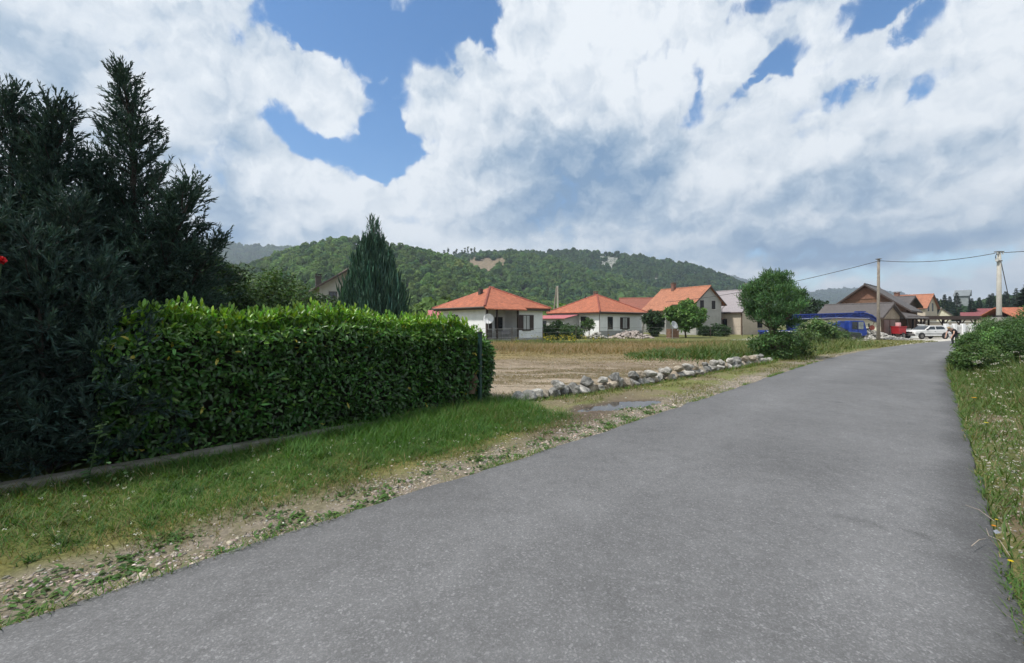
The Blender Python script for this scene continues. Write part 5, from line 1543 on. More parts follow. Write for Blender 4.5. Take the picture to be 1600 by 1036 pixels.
# upright new shoots along the top, each a whorl of leaves
K = 620
ts = rng.uniform(.5, 6.3, K); ns = rng.uniform(HN0 + .05, HN1 - .02, K); zs = hedge_top(ts) - .02
hh = rng.uniform(.03, .12, K) + .14 * rng.random(K) ** 4; lean = rng.normal(0, .25, (K, 2))
Pp, Dd, Nr, Ll, Ww, Cc = [], [], [], [], [], []
for q in range(7):
    f = (q + .4) / 7
    x, y = rt(ts, ns)
    base = np.stack([x + lean[:, 0] * hh * f, y + lean[:, 1] * hh * f, zs + hh * f], 1)
    a = q * 2.4 + rng.random(K)
    d = np.stack([np.cos(a) * (1.1 - f), np.sin(a) * (1.1 - f), .35 + f * .9 + 0 * a], 1)
    Pp.append(base); Dd.append(d); Nr.append(unit(np.stack([-np.cos(a), -np.sin(a), .6 + 0 * a], 1) + rng.normal(0, .2, (K, 3)))); Ll.append(rng.uniform(.07, .12, K)); Ww.append(rng.uniform(.03, .045, K)); Cc.append(pig(K, (.15, .29, .032), .3, .18))
leaves('new_shoot', 'laurel', np.concatenate(Pp), np.concatenate(Dd), np.concatenate(Nr), np.concatenate(Ll), np.concatenate(Ww), np.concatenate(Cc), leaf_gloss, hedge).__setitem__('kind', 'stuff')
# solid dark core, added in place of twigs to stop light passing through
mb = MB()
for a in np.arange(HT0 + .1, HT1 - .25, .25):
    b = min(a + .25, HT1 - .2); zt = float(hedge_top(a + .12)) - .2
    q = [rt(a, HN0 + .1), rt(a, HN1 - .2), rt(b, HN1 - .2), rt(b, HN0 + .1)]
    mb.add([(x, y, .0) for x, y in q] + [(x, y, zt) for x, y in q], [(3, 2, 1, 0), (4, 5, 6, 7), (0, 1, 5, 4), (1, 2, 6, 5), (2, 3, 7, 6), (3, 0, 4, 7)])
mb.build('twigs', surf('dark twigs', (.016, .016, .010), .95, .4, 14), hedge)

# ---- green fence posts standing in the hedge
post_m = surf('dark green post', (.012, .04, .035), .5, .2, 6)
for (tq, nq, zt, lab) in ((5.95, -6.47, 1.5, 'dark green metal post standing against the front of the hedge end'), (6.8, -7.5, 1.30, 'dark green metal post top showing behind the hedge end')):
    x, y = rt(tq, nq)
    t = thing('fence_post', lab, 'fence post', (x, y, 0), TH)
    m = MB(); m.box(-.03, .03, -.03, .03, -.1, zt); m.build('post', post_m, t); m = MB(); m.box(-.036, .036, -.036, .036, zt + .002, zt + .03); m.build('cap', black_pl, t)

# ---- the big dark conifers at the left
def conifer(label, stems, spec, base_col, seed):
    """stems: list of leader polylines; plumes of upright sprays along ascending side branches"""
    r = np.random.default_rng(seed)
    t = thing('conifer', label, 'tree', tuple(stems[0][0][0]))
    o = np.array(stems[0][0][0], float)
    segs = []; P, D, Nn_, Ls, Ws = [], [], [], [], []
    for pts, rad, wid, nb, lean in stems:
        pts = np.array(pts, float)
        seglen = np.linalg.norm(np.diff(pts, axis=0), axis=1); cum = np.concatenate([[0], np.cumsum(seglen)]); tot = cum[-1]
        at = lambda s: np.array([np.interp(s * tot, cum, pts[:, i]) for i in range(3)])
        segs.append(([tuple(p - o) for p in pts], list(np.linspace(rad * .6, .012, len(pts)))))
        for b in range(nb):
            s = .04 + .96 * (b + r.random()) / nb
            p0 = at(s); a = r.uniform(0, 2 * PI)
            wl = np.interp(s, [w[0] for w in wid], [w[1] for w in wid]) * r.uniform(.65, 1.2)
            rise = np.interp(s, [0, .6, 1], [.35, .8, 1.6]) * r.uniform(.7, 1.3)
            d0 = unit(np.array([math.cos(a), math.sin(a), rise * .6]))
            q = [p0]; d = d0.copy(); nst = 5
            for k in range(nst):
                d = unit(d + np.array([lean[0], lean[1], .16 * rise]) * .45 + r.normal(0, .10, 3)); q.append(q[-1] + d * wl / nst)
            q = np.array(q)
            if b % 2 == 0: segs.append(([tuple(v - o) for v in q], list(np.linspace(max(.008, rad * .22 * (1 - s * .7)), .004, len(q)))))
            # secondary twigs
            nt = max(4, int(wl * spec['twigs']))
            for k in range(nt):
                f = (k + r.random()) / nt * .98 + .02
                i = min(int(f * nst), nst - 1); g = f * nst - i
                b0 = q[i] * (1 - g) + q[i + 1] * g; dd = unit(q[i + 1] - q[i])
                td = unit(dd * .8 + r.normal(0, .5, 3) + np.array([lean[0] * .5, lean[1] * .5, .35]))
                tl = spec['tl'] * r.uniform(.5, 1.2) * (1.0 - .45 * f)
                m = spec['per']
                ff = (np.arange(m) + r.random(m)) / m
                bend_ = np.array([lean[0], lean[1], .1]) * .5
                pos = b0 + td * (ff * tl)[:, None] + bend_ * (ff ** 2 * tl * .4)[:, None]
                sd_ = unit(td + r.normal(0, .33, (m, 3)) + bend_ * .3)
                P.append(pos); D.append(sd_); Nn_.append(unit(r.normal(0, 1, (m, 3)))); Ls.append(r.uniform(.05, .12, m) * spec['ls']); Ws.append(r.uniform(.010, .020, m) * spec['ws'])
    P = np.concatenate(P); D = np.concatenate(D); M = len(P)
    c = pig(M, base_col, .28, .1) * np.exp((fbm(P[:, 0] * 2.5, P[:, 1] * 2.5, P[:, 2] * 2.5, oct=3, seed=seed) - .5) * 1.1)[:, None]
    ob = leaves('foliage', 'diamond', P - o, D, np.concatenate(Nn_), np.concatenate(Ls), np.concatenate(Ws), c, needle_m, t)
    limbs('trunk', t, segs, surf('dark bark', (.035, .03, .025), .95, .3, 8, .6, 25), 6)
    return t
def wp(px, py, Y): return tuple(pt(px, py, Y))
SP = dict(twigs=20, tl=.36, per=22, ls=.8, ws=1.0)
gx0, gy0 = pt(195, 505, 6.3).x, 6.3
conifer('tall dark conifer with one thin leaning spire, directly behind the left end of the hedge',
        [([(pt(205, 505, 6.3).x, 6.3, 0), wp(215, 420, 6.3), wp(208, 280, 6.3), wp(206, 205, 6.3), wp(194, 124, 6.3)], .09, [(0, 1.0), (.35, 1.15), (.52, .78), (.7, .50), (.88, .32), (1, .10)], 230, (-.10, 0)),
         ([(pt(215, 505, 6.2).x, 6.2, .2), wp(250, 430, 6.2), wp(285, 340, 6.2), wp(300, 300, 6.2)], .05, [(0, .8), (.5, .7), (.8, .45), (1, .12)], 130, (.08, 0)),
         ([(pt(235, 505, 6.5).x, 6.5, .2), wp(300, 440, 6.5), wp(335, 385, 6.5)], .05, [(0, .8), (.6, .62), (1, .2)], 70, (.05, 0)),
         ([(pt(120, 505, 6.0).x, 6.0, .1), wp(140, 440, 6.0), wp(150, 330, 6.0), wp(140, 260, 6.0)], .06, [(0, 1.0), (.5, .8), (.8, .45), (1, .15)], 150, (-.05, 0))],
        SP, (.036, .068, .054), 401)
conifer('broad dark conifer with ragged wind bent tops filling the left edge',
        [([(pt(60, 505, 5.6).x, 5.6, 0), wp(70, 400, 5.6), wp(75, 260, 5.6), wp(95, 220, 5.6), wp(86, 182, 5.6)], .09, [(0, 1.1), (.4, 1.0), (.65, .62), (.85, .42), (1, .15)], 210, (-.10, 0)),
         ([(pt(10, 505, 5.5).x, 5.5, 0), wp(10, 380, 5.5), wp(20, 240, 5.5), wp(25, 195, 5.5), wp(14, 160, 5.5)], .08, [(0, 1.1), (.4, 1.0), (.7, .6), (.9, .35), (1, .12)], 190, (-.10, 0)),
         ([(pt(-90, 505, 5.4).x, 5.4, 0), wp(-90, 380, 5.4), wp(-80, 240, 5.4), wp(-85, 150, 5.4)], .08, [(0, 1.1), (.4, 1.0), (.7, .6), (1, .15)], 130, (-.06, 0)),
         ([(pt(90, 505, 5.2).x, 5.2, .0), wp(95, 520, 5.2), wp(100, 420, 5.2), wp(110, 330, 5.2)], .06, [(0, 1.0), (.5, .8), (1, .2)], 110, (-.02, 0)),
         ([(pt(0, 505, 4.9).x, 4.9, .0), wp(0, 560, 4.9), wp(5, 450, 4.9), wp(0, 350, 4.9)], .06, [(0, 1.0), (.5, .8), (1, .2)], 110, (-.02, 0)),
         ([(*rt(.6, -6.85), .0), (*rt(.55, -6.85), 1.0), (*rt(.45, -7.0), 2.3)], .05, [(0, .72), (.6, .55), (1, .2)], 120, (0, 0)),
         ([(*rt(.1, -6.95), .0), (*rt(.05, -6.95), 1.0), (*rt(0, -7.0), 2.5)], .05, [(0, .62), (.6, .55), (1, .2)], 100, (0, 0)),
         ([(*rt(-.45, -6.95), .0), (*rt(-.5, -6.95), 1.1), (*rt(-.5, -7.0), 2.7)], .05, [(0, .62), (.6, .55), (1, .2)], 100, (0, 0)),
         ([(pt(-120, 505, 4.6).x, 4.6, .0), wp(-120, 560, 4.6), wp(-110, 420, 4.6), wp(-120, 320, 4.6)], .06, [(0, 1.0), (.5, .8), (1, .2)], 90, (-.02, 0))],
        SP, (.033, .063, .052), 402)

# ---- columnar juniper behind the hedge
def juniper(px, Y, top_py, wpx, label, M, seed):
    b = pt(px, 505, Y); Ht = pt(px, top_py, Y).z; R = wpx / FOC * Y / 2
    t = thing('juniper', label, 'tree', (b.x, b.y, 0))
    s = rng.random(M) ** .85
    prof = np.interp(s, [0, .12, .35, .6, .8, .93, 1], [.75, .95, 1.0, .88, .58, .27, .05])
    a = rng.uniform(0, 2 * PI, M)
    lob = .80 + .32 * fbm(np.cos(a) * 2.2 + 5, np.sin(a) * 2.2, s * 2.0, oct=3, seed=seed)
    q = np.sqrt(rng.uniform(.35, 1, M))
    r_ = R * prof * lob * q
    P = np.stack([np.cos(a) * r_, np.sin(a) * r_, s * Ht * .80], 1)
    D = unit(np.stack([np.cos(a) * .20, np.sin(a) * .20, np.ones(M)], 1) + rng.normal(0, .11, (M, 3)))
    Ln = rng.uniform(.16, .34, M) * np.where(rng.random(M) < .07, 1.9, 1)
    c = pig(M, (.066, .13, .096), .28, .1) * np.exp((fbm(a * 2.5, s * 3, oct=3, seed=seed + 1) - .5) * 1.3)[:, None]
    leaves('foliage', 'diamond', P, D, unit(np.stack([np.cos(a), np.sin(a), .2 + 0 * a], 1) + rng.normal(0, .4, (M, 3))), Ln, rng.uniform(.018, .034, M), c, needle_m, t)
    segs = [([(0, 0, -.1), (0, 0, Ht * .5), (.02, 0, Ht * .9)], [.12, .08, .015])]
    # pointed leaders
    Pk, Dk = [], []
    for k in range(64):
        aa = rng.uniform(0, 2 * PI); q_ = (rng.random() ** .6) if k > 5 else .07 * k; rr = R * .95 * q_
        top = Ht * (1.0 - .56 * q_ ** 1.7) * (rng.uniform(.86, 1.0) if k > 5 else rng.uniform(.93, 1.0)); h0 = top - rng.uniform(.7, 1.5)
        n_ = 170; f = rng.random(n_)
        cx_, cy_ = rr * math.cos(aa), rr * math.sin(aa)
        w_ = .17 * (1 - f * .9)
        Pk.append(np.stack([cx_ + rng.normal(0, 1, n_) * w_ * .6, cy_ + rng.normal(0, 1, n_) * w_ * .6, h0 + (top - h0) * f - .12], 1))
        Dk.append(unit(np.stack([rng.normal(0, .25, n_), rng.normal(0, .25, n_), np.ones(n_)], 1)))
    Pk = np.concatenate(Pk); Dk = np.concatenate(Dk); K_ = len(Pk)
    leaves('leader', 'diamond', Pk, Dk, rdir(K_), rng.uniform(.10, .22, K_), rng.uniform(.014, .024, K_), pig(K_, (.075, .145, .105), .28, .1), needle_m, t)
    limbs('trunk', t, segs)
    return t
juniper(583, 14, 330, 112, 'tall blue green columnar juniper rising behind the hedge', 17000, 31)

# ---- broadleaf trees and shrubs
def broadleaf(name, label, cat_, foot, Ht, R, clumps, per, L, W, col, stems=3, z0=.25, seed=1, mat=None, crad=.28, shell=.45, flat=1.0, up=.5, group=None, kind='diamond', cv=.22, droop=0.0, bottom=-1.0):
    t = thing(name, label, cat_, foot, 0, group)
    rz = Ht * (1 - z0) / 2 * flat; cz = Ht - rz
    C = ellip_centres(clumps, (0, 0, cz), R, R, rz, seed, shell, bottom)
    segs = []
    for k in range(stems):
        a = 2 * PI * k / stems + seed; r0 = R * .06 * (stems > 1)
        tip = C[rng.integers(0, len(C))] * np.array([.6, .6, 1]); tip[2] = max(tip[2], cz)
        segs.append(([(r0 * math.cos(a), r0 * math.sin(a), -.1), (tip[0] * .35 + r0 * math.cos(a), tip[1] * .35 + r0 * math.sin(a), tip[2] * .5), tuple(tip)], [Ht * .022 + .02, Ht * .014 + .012, .012]))
    for k in range(min(len(C), 22)):
        p = C[k]; s = segs[k % stems][0][1]
        segs.append(([s, (p[0] * .6 + s[0] * .4, p[1] * .6 + s[1] * .4, (p[2] + s[2]) * .5 + .05), tuple(p)], [Ht * .008 + .008, Ht * .005 + .006, .006]))
    crown('crown', C, R * crad * rng.uniform(.7, 1.3, len(C)), per, L, W, col, mat or leaf_soft, t, up, kind, .25, cv, droop)
    limbs('trunk', t, segs)
    return t
def feet(px, Y): return (pt(px, 505, Y).x, Y, 0)
def hz_(py, Y): return CAMH + (HY - py) / FOC * Y
# garden trees behind the hedge, left of the juniper
for (px, Y, py, wpx, lab, col, sd_) in (
        (395, 17, 418, 150, 'bushy garden tree next to the dark conifer behind the hedge', (.05, .092, .03), 5),
        (465, 20, 452, 120, 'lower garden tree in front of the grey roofed house behind the hedge', (.043, .08, .03), 6),
        (330, 15, 400, 120, 'darker garden tree touching the right flank of the tall conifer', (.03, .06, .022), 7),
        (520, 24, 472, 80, 'small tree tucked against the left side of the juniper', (.045, .085, .03), 8)):
    broadleaf('garden_tree', lab, 'tree', feet(px, Y), hz_(py, Y), wpx / FOC * Y / 2, 60, 190, .13, .075, col, 2, .12, sd_, crad=.3)
# roadside tree with feathery crown and its undergrowth
broadleaf('roadside_tree', 'feathery dark green tree leaning over the end of the stone row', 'tree', feet(1208, 21.8), 4.2, 1.38, 95, 170, .17, .032, (.075, .155, .06), 4, .34, 12, crad=.25, up=.2, shell=.4, droop=-1.3, cv=.3)
rt_ = [o for o in bpy.data.objects if o.name.startswith('roadside_tree')][0]
Ps, Ds = [], []; wsegs = []
for k in range(42):                                # feathery whips breaking the outline
    a = rng.uniform(0, 2 * PI); e_ = rng.uniform(.0, 1.45)
    b0 = np.array([math.cos(a) * math.cos(e_) * 1.05, math.sin(a) * math.cos(e_) * 1.05, 2.75 + math.sin(e_) * 1.1])
    d0 = unit(np.array([math.cos(a) * math.cos(e_) * .9, math.sin(a) * math.cos(e_) * .9, .75 + .5 * math.sin(e_)]) + rng.normal(0, .2, 3))
    ln = rng.uniform(.35, .75); f = rng.random(46)
    Ps.append(b0 - d0 * .2 + d0 * (f * ln)[:, None] + rng.normal(0, .045, (46, 3)) * (1.3 - f)[:, None]); Ds.append(unit(d0 + rng.normal(0, .55, (46, 3))))
Ps = np.concatenate(Ps); Ds = np.concatenate(Ds); K = len(Ps)
leaves('shoots', 'diamond', Ps, Ds, rdir(K), rng.uniform(.07, .15, K), rng.uniform(.018, .03, K), pig(K, (.08, .165, .06), .25, .12), leaf_soft, rt_)['kind'] = 'stuff'
broadleaf('shrub', 'dense dark shrub around the foot of the roadside tree', 'shrub', feet(1212, 21.4), 1.45, 1.0, 45, 110, .12, .055, (.06, .12, .036), 3, .0, 13, crad=.33)
broadleaf('shrub', 'lower bright shrub leaning right of the roadside tree', 'shrub', feet(1238, 22.6), 1.0, .8, 26, 100, .13, .05, (.085, .15, .045), 3, .0, 14, crad=.36)
# small round tree before the orange roofed house
broadleaf('round_tree', 'small round light green tree before the grey rendered house', 'tree', feet(1072, 52), 4.2, 1.95, 90, 110, .26, .17, (.085, .17, .04), 1, .22, 15, crad=.27, shell=.5, cv=.18)
broadleaf('garden_bush', 'dark bush between the second bungalow and the orange roofed house', 'bush', feet(1022, 57), 3.4, 1.2, 45, 80, .26, .17, (.028, .055, .02), 2, .05, 16, crad=.3)
broadleaf('garden_bush', 'dark rounded bush against the gable of the grey rendered house', 'bush', feet(1122, 58), 1.4, 1.5, 36, 80, .22, .14, (.03, .065, .02), 3, .0, 17, crad=.3)
broadleaf('garden_bush', 'low dark bush left of the gable bush', 'bush', feet(1102, 58.5), 1.3, .8, 22, 70, .22, .14, (.03, .06, .02), 3, .0, 18, crad=.34)
broadleaf('garden_bush', 'green bush covering the lean-to annex of the second bungalow', 'bush', feet(872, 47), 1.75, 1.6, 44, 90, .22, .13, (.045, .085, .03), 3, .0, 19, crad=.3)
broadleaf('garden_bush', 'smaller bush under the annex window of the second bungalow', 'bush', feet(893, 50), 1.3, 1.3, 30, 80, .22, .13, (.05, .095, .03), 3, .0, 20, crad=.32)
broadleaf('sapling', 'spindly sapling at the left corner of the second bungalow', 'tree', feet(921, 51), 2.4, .75, 20, 40, .2, .12, (.06, .11, .035), 1, .35, 21, crad=.3)
broadleaf('elder_bush', 'tall elder bush with pale flower heads before the blue truck', 'bush', feet(1276, 34), hz_(500, 34), 1.25, 55, 110, .17, .09, (.085, .15, .05), 4, .0, 22, crad=.3)
broadleaf('dark_tree', 'dark round tree between the roadside tree and the distant hill', 'tree', feet(1272, 72), hz_(467, 72), 2.4, 60, 90, .36, .24, (.022, .046, .022), 2, .1, 23, crad=.28)
broadleaf('dark_tree', 'dark low tree behind the blue truck, just right of the roadside tree', 'tree', feet(1248, 70), hz_(478, 70), 2.0, 40, 90, .36, .24, (.026, .052, .024), 2, .1, 24, crad=.3)
broadleaf('weed_thicket', 'tall green thicket smothering the dark green car', 'bush', feet(1300, 37.5), 1.05, 1.2, 40, 80, .2, .08, (.06, .10, .035), 4, .0, 25, crad=.3)
broadleaf('weed_thicket', 'lower thicket left of the elder bush', 'bush', feet(1252, 30), 1.0, 1.2, 36, 80, .2, .07, (.065, .105, .035), 4, .0, 26, crad=.32)
# elder flower heads sit on the crown of the elder: part of it
el = [o for o in bpy.data.objects if o.name.startswith('elder_bush')][0]
a = rng.uniform(0, 2 * PI, 60); e_ = rng.uniform(.25, 1.2, 60); Ht = hz_(500, 34)
P = np.stack([np.cos(a) * np.cos(e_) * 1.2, np.sin(a) * np.cos(e_) * 1.2, Ht * .5 + np.sin(e_) * Ht * .52], 1)
Pq = np.repeat(P, 8, 0) + rng.normal(0, .05, (480, 3)) * np.array([1, 1, .4])
leaves('flower_head', 'diamond', Pq, rdir(480), np.tile([0, 0, 1.0], (480, 1)) + rng.normal(0, .2, (480, 3)), .07, .06, pig(480, (.42, .44, .30), .15, .05), leaf_soft, el)['kind'] = 'stuff'

# right hand roadside thicket
for (tq, nq, Ht, R, lab, col, sd_) in (
        (21.5, 1.05, .85, .65, 'low shrub nearest the camera at the asphalt edge of the right hand bank', (.07, .125, .036), 40),
        (24.5, 1.35, 1.25, .8, 'knee high shrub close to the asphalt on the right hand bank', (.065, .125, .036), 43),
        (22.5, 2.1, 1.35, .95, 'low leafy shrub in the front of the right hand bank', (.055, .11, .032), 41),
        (26.5, 2.3, 1.95, 1.2, 'middling shrub in the middle of the right hand bank', (.06, .115, .036), 42),
        (24.0, 3.6, 1.95, 1.3, 'bulky dark shrub below the concrete pole', (.045, .092, .032), 47),
        (29.0, 1.9, 1.75, .95, 'shrub just right of the bending person', (.065, .12, .04), 45),
        (29.5, 3.4, 2.45, 1.5, 'tallest roadside shrub hiding the foot of the concrete pole', (.055, .108, .036), 44),
        (22.3, 5.0, 1.9, 1.5, 'wide shrub cut by the right frame edge', (.048, .098, .032), 49),
        (26.5, 5.6, 2.5, 1.7, 'high shrub at the right frame edge below the orange tiled roof', (.05, .1, .034), 50),
        (34, 4.0, 2.5, 1.5, 'farther roadside shrub below the maroon roofs', (.055, .105, .038), 46),
        (38, 5.2, 2.3, 1.5, 'farthest roadside shrub before the white fence', (.058, .11, .04), 48)):
    x, y = rt(tq, nq + float(bend(tq)) * .93)
    broadleaf('roadside_shrub', lab, 'shrub', (x, y, .1), Ht, R, 90, int(330 * (.5 + .35 * R)), .07, .036, tuple(c * 1.1 for c in col), 4, .0, sd_, crad=.3, cv=.3)

# spruces on the rise at the right
def spruce(label, foot, Ht, R, seed, col=(.03, .06, .042), group='dark spruces on the wooded rise', n=900):
    t = thing('spruce_tree', label, 'tree', foot, rng.random() * 6, group)
    s = rng.random(n) ** .75; a = rng.uniform(0, 2 * PI, n)
    tier = np.floor(s * 13); ph = s * 13 - tier
    r_ = R * (1 - s) * (.55 + .5 * (1 - ph)) * (.8 + .4 * vnoise(np.cos(a) * 2 + seed, np.sin(a) * 2, tier)) + .12
    q = rng.uniform(.3, 1, n) ** .5
    P = np.stack([np.cos(a) * r_ * q * .6, np.sin(a) * r_ * q * .6, Ht * (.06 + .93 * s)], 1)
    D = np.stack([np.cos(a), np.sin(a), -.25 + .7 * s], 1) + rng.normal(0, .15, (n, 3))
    leaves('crown', 'diamond', P, D, np.stack([0 * a, 0 * a, 1 + 0 * a], 1) + rng.normal(0, .3, (n, 3)), (r_ * .7 + .25), (r_ * .3 + .12), pig(n, col, .3, .1), needle_m, t)
    m = MB(); m.tube([(0, 0, -1), (0, 0, Ht * .5), (0, 0, Ht)], [Ht * .02, Ht * .012, .03], 6); m.build('trunk', bark, t)
    return t
for k, (px, py, Y, lab) in enumerate([
        (1458, 462, 150, 'spruce just right of the orange gable'), (1464, 466, 155, 'short spruce second right of the orange gable'), (1476, 460, 150, 'pointed spruce third right of the orange gable'), (1484, 463, 158, 'spruce left of the derelict tower beside a paler one'),
        (1495, 457, 152, 'thin tall spruce left of the derelict tower'), (1518, 466, 138, 'spruce standing in front of the derelict tower'), (1530, 465, 142, 'spruce overlapping the right side of the derelict tower'),
        (1546, 460, 150, 'spruce directly left of the concrete pole'), (1551, 458, 156, 'slim spruce touching the concrete pole'), (1571, 455, 150, 'spruce first right of the concrete pole'), (1588, 450, 150, 'spruce below the guy cable'),
        (1494, 488, 95, 'near dark spruce in front of the wooded rise left of the maroon roof')]):
    b = pt(px, 505, Y); Ht = CAMH + (HY - py) / FOC * Y
    spruce('dark ' + lab, (b.x, b.y, 0), Ht, Ht * .2 + .4, k)
b = pt(1612, 505, 70)
spruce('dark spruce whose branches enter the right frame edge above the bushes', (b.x, b.y, 0), 9.5, 2.4, 77, (.014, .026, .018), None, 2200)

# ---- red flower at the left frame edge
fl = pt(2, 407, 4.3)
t = thing('red_rose', 'round red rose among the dark conifer sprays at the left edge', 'flower', tuple(fl))
K = 60; d = rdir(K)
leaves('petal', 'laurel', d * .012, d * .4 + rng.normal(0, .6, (K, 3)), d, .035, .03, pig(K, (.45, .012, .02), .15, .05), leaf_soft, t)['kind'] = 'stuff'
m = MB(); m.tube([(0, 0, -.03), (-.05, .02, -.25), (-.12, .05, -.6)], [.006, .005, .006], 6); m.build('stem', surf('green stem', (.03, .06, .02), .7), t)
# ================================================================ grass, weeds, gravel
def gz(t, n): return ground_z(t, n)
def turf(name, t, n, hgt, wid, col, lean=.35, cut=1.0, label=None, cat_=None, lie=0.0, parent=None):
    M = len(t); x, y = rt(t, n); z = gz(t, n) - .01
    a = rng.uniform(0, 2 * PI, M)
    D = np.stack([np.cos(a) * lean, np.sin(a) * lean, np.ones(M)], 1) * np.exp(rng.normal(0, .2, (M, 1))) + rng.normal(0, .18, (M, 3))
    D[:, 2] = np.abs(D[:, 2])
    nr = np.stack([np.cos(a), np.sin(a), 0 * a], 1) + rng.normal(0, .2, (M, 3))
    o = leaves(name, 'blade', np.stack([x, y, z], 1), D, nr, hgt, wid, col, grass_m, parent)
    return tag(o, label, cat_, None, 'stuff')
def mixcol(M, cols, w, v=.25):
    k = rng.choice(len(cols), M, p=np.array(w) / sum(w)); return pig(M, (1, 1, 1), v, .1) .clip(.3, 2.2) * np.array(cols)[k]
GRN, LGT, STR, BRN = (.066, .165, .026), (.125, .205, .04), (.30, .235, .11), (.17, .115, .06)

# verge between kerb and gravel
M = 105000
t = rng.uniform(-3.0, 9.4, M); dl = rng.uniform(.25, 2.85, M); n = road_l(t) - dl
a = fbm(t * 1.3, n * 1.3, seed=101)
dens = sstep(.35, 1.15, dl + (a - .5) * 1.3) * np.where(t > 5.4, 1 - sstep(6.0, 7.0, t + (a - .5) * 2.2), 1)
keep = (rng.random(M) < dens) & (n > -6.43 - .9 * (t > 6.2))
t, n, dl = t[keep], n[keep], dl[keep]; M = len(t)
lush = sstep(2.6, 5.5, t) * sstep(1.0, 2.2, dl)
h = rng.uniform(.04, .095, M) * (1 + 1.7 * lush + .9 * sstep(2.2, 2.7, dl)) * np.exp(rng.normal(0, .25, M))
c = mixcol(M, [GRN, LGT, STR], [6, 3, .7])
dry = (sstep(1.2, .5, dl) * .6 + .25 * sstep(.5, .65, fbm(t * .9, n * .9, seed=104))) > rng.random(M)
c[dry] = mixcol(int(dry.sum()), [(.15, .14, .05), (.22, .18, .085)], [2, 1])
turf('verge_grass', t, n, h, rng.uniform(.004, .008, M), c, .5, label='green grass strip between the kerb and the gravel shoulder', cat_='grass')
# coarse tussocks that break up the lawn look
K = 260; tq = rng.uniform(-2.2, 6.6, K); dq = rng.uniform(.9, 2.75, K); q = np.repeat(np.arange(K), 34); M = len(q)
big = (rng.uniform(.5, 1.1, K) * (1 + .7 * sstep(3, 5.5, tq)))[q]
t = tq[q] + rng.normal(0, .05, M) * big; n = np.minimum(road_l(tq)[q] - dq[q] + rng.normal(0, .05, M) * big, 9)
turf('tussocks', t, np.maximum(n, -6.42 - .9 * (t > 6.2)), rng.uniform(.08, .2, M) * big, rng.uniform(.005, .009, M), mixcol(K, [(.045, .115, .02), (.09, .17, .03), (.15, .17, .05)], [4, 3, 1])[q] * np.exp(rng.normal(0, .15, (M, 1))), .75)
# lush fringe where the kerb disappears at the hedge end
M = 20000; t = rng.uniform(.6, 6.9, M); n = -6.42 + rng.random(M) ** 1.3 * 1.7 - .5 * (t > 6.1) * rng.random(M)
keep = rng.random(M) < (sstep(2.0, 4.6, t) + .45 * sstep(.5, .62, fbm(t * 1.4, n * .5, seed=201))) * (1 - sstep(6.2, 6.9, t)); t, n = t[keep], n[keep]; M = len(t)
turf('lush_grass', t, n, rng.uniform(.12, .30, M) * (1 - .55 * sstep(-5.9, -4.8, n)), rng.uniform(.005, .010, M), mixcol(M, [(.06, .165, .026), (.10, .22, .036)], [3, 2]), .55)
# broad-leaved weeds along the gravel (plantain, clover)
K = 150
tq = rng.uniform(-2.2, 9.0, K); dq = np.abs(rng.normal(.25, .25, K)) + .05
clump = np.repeat(np.arange(K), 16); M = len(clump)
sz = rng.uniform(.4, 1.0, K) * np.where(rng.random(K) < .2, 1.5, 1)
t = tq[clump] + rng.normal(0, .09, M) * sz[clump]; n = road_l(tq)[clump] - dq[clump] + rng.normal(0, .06, M) * sz[clump]
x, y = rt(t, n); a = rng.uniform(0, 2 * PI, M)
leaves('roadside_weeds', 'laurel', np.stack([x, y, gz(t, n) + .005], 1), np.stack([np.cos(a), np.sin(a), .35 + 0 * a], 1) + rng.normal(0, .15, (M, 3)), np.stack([-np.cos(a) * .2, -np.sin(a) * .2, 1 + 0 * a], 1), rng.uniform(.03, .075, M), rng.uniform(.014, .03, M), pig(M, (.06, .125, .028), .3, .12), leaf_soft)['kind'] = 'stuff'
# white clover dots and pale stones lost in the grass
K = 260; t = rng.uniform(-2, 8, K); n = road_l(t) - rng.uniform(.7, 2.6, K); x, y = rt(t, n)
Pq = np.repeat(np.stack([x, y, gz(t, n) + .06], 1), 7, 0) + rng.normal(0, .006, (K * 7, 3))
leaves('clover_flowers', 'diamond', Pq, rdir(K * 7), rdir(K * 7), .014, .010, pig(K * 7, (.45, .46, .40), .15, .05), leaf_soft)['kind'] = 'stuff'

# gravel shoulder: small stones
def pebbles(name, t, n, s, cols, mat, sink=.12):
    v, f = ico(1); M = len(t); x, y = rt(t, n); z = gz(t, n)
    sc3 = s[:, None] * np.stack([rng.uniform(.8, 1.5, M), rng.uniform(.7, 1.2, M), rng.uniform(.3, .6, M)], 1)
    jit = 1 + rng.normal(0, .16, (M, len(v), 1))
    a = rng.uniform(0, 2 * PI, M); c, s_ = np.cos(a)[:, None], np.sin(a)[:, None]
    p = v[None] * jit * sc3[:, None, :]
    X = p[..., 0] * c - p[..., 1] * s_; Y = p[..., 0] * s_ + p[..., 1] * c
    V = np.stack([X + x[:, None], Y + y[:, None], p[..., 2] + (z + s * sink)[:, None]], -1).reshape(-1, 3)
    F = (f[None] + (np.arange(M) * len(v))[:, None, None]).reshape(-1, 3)
    o = npmesh(name, V, [F], mat, None, np.repeat(cols, len(v), 0)); o['kind'] = 'stuff'; return o
stone_m = foliage('pebble', .9, 0, .3)
M = 26000
t = rng.uniform(-3, 16, M); dl = np.abs(rng.normal(.30, .26, M)); a = fbm(t * 1.5, dl * 2, seed=111)
keep = (rng.random(M) < sstep(.36, .56, a) + .2) & (dl > .02)
t, dl = t[keep], dl[keep]; M = len(t)
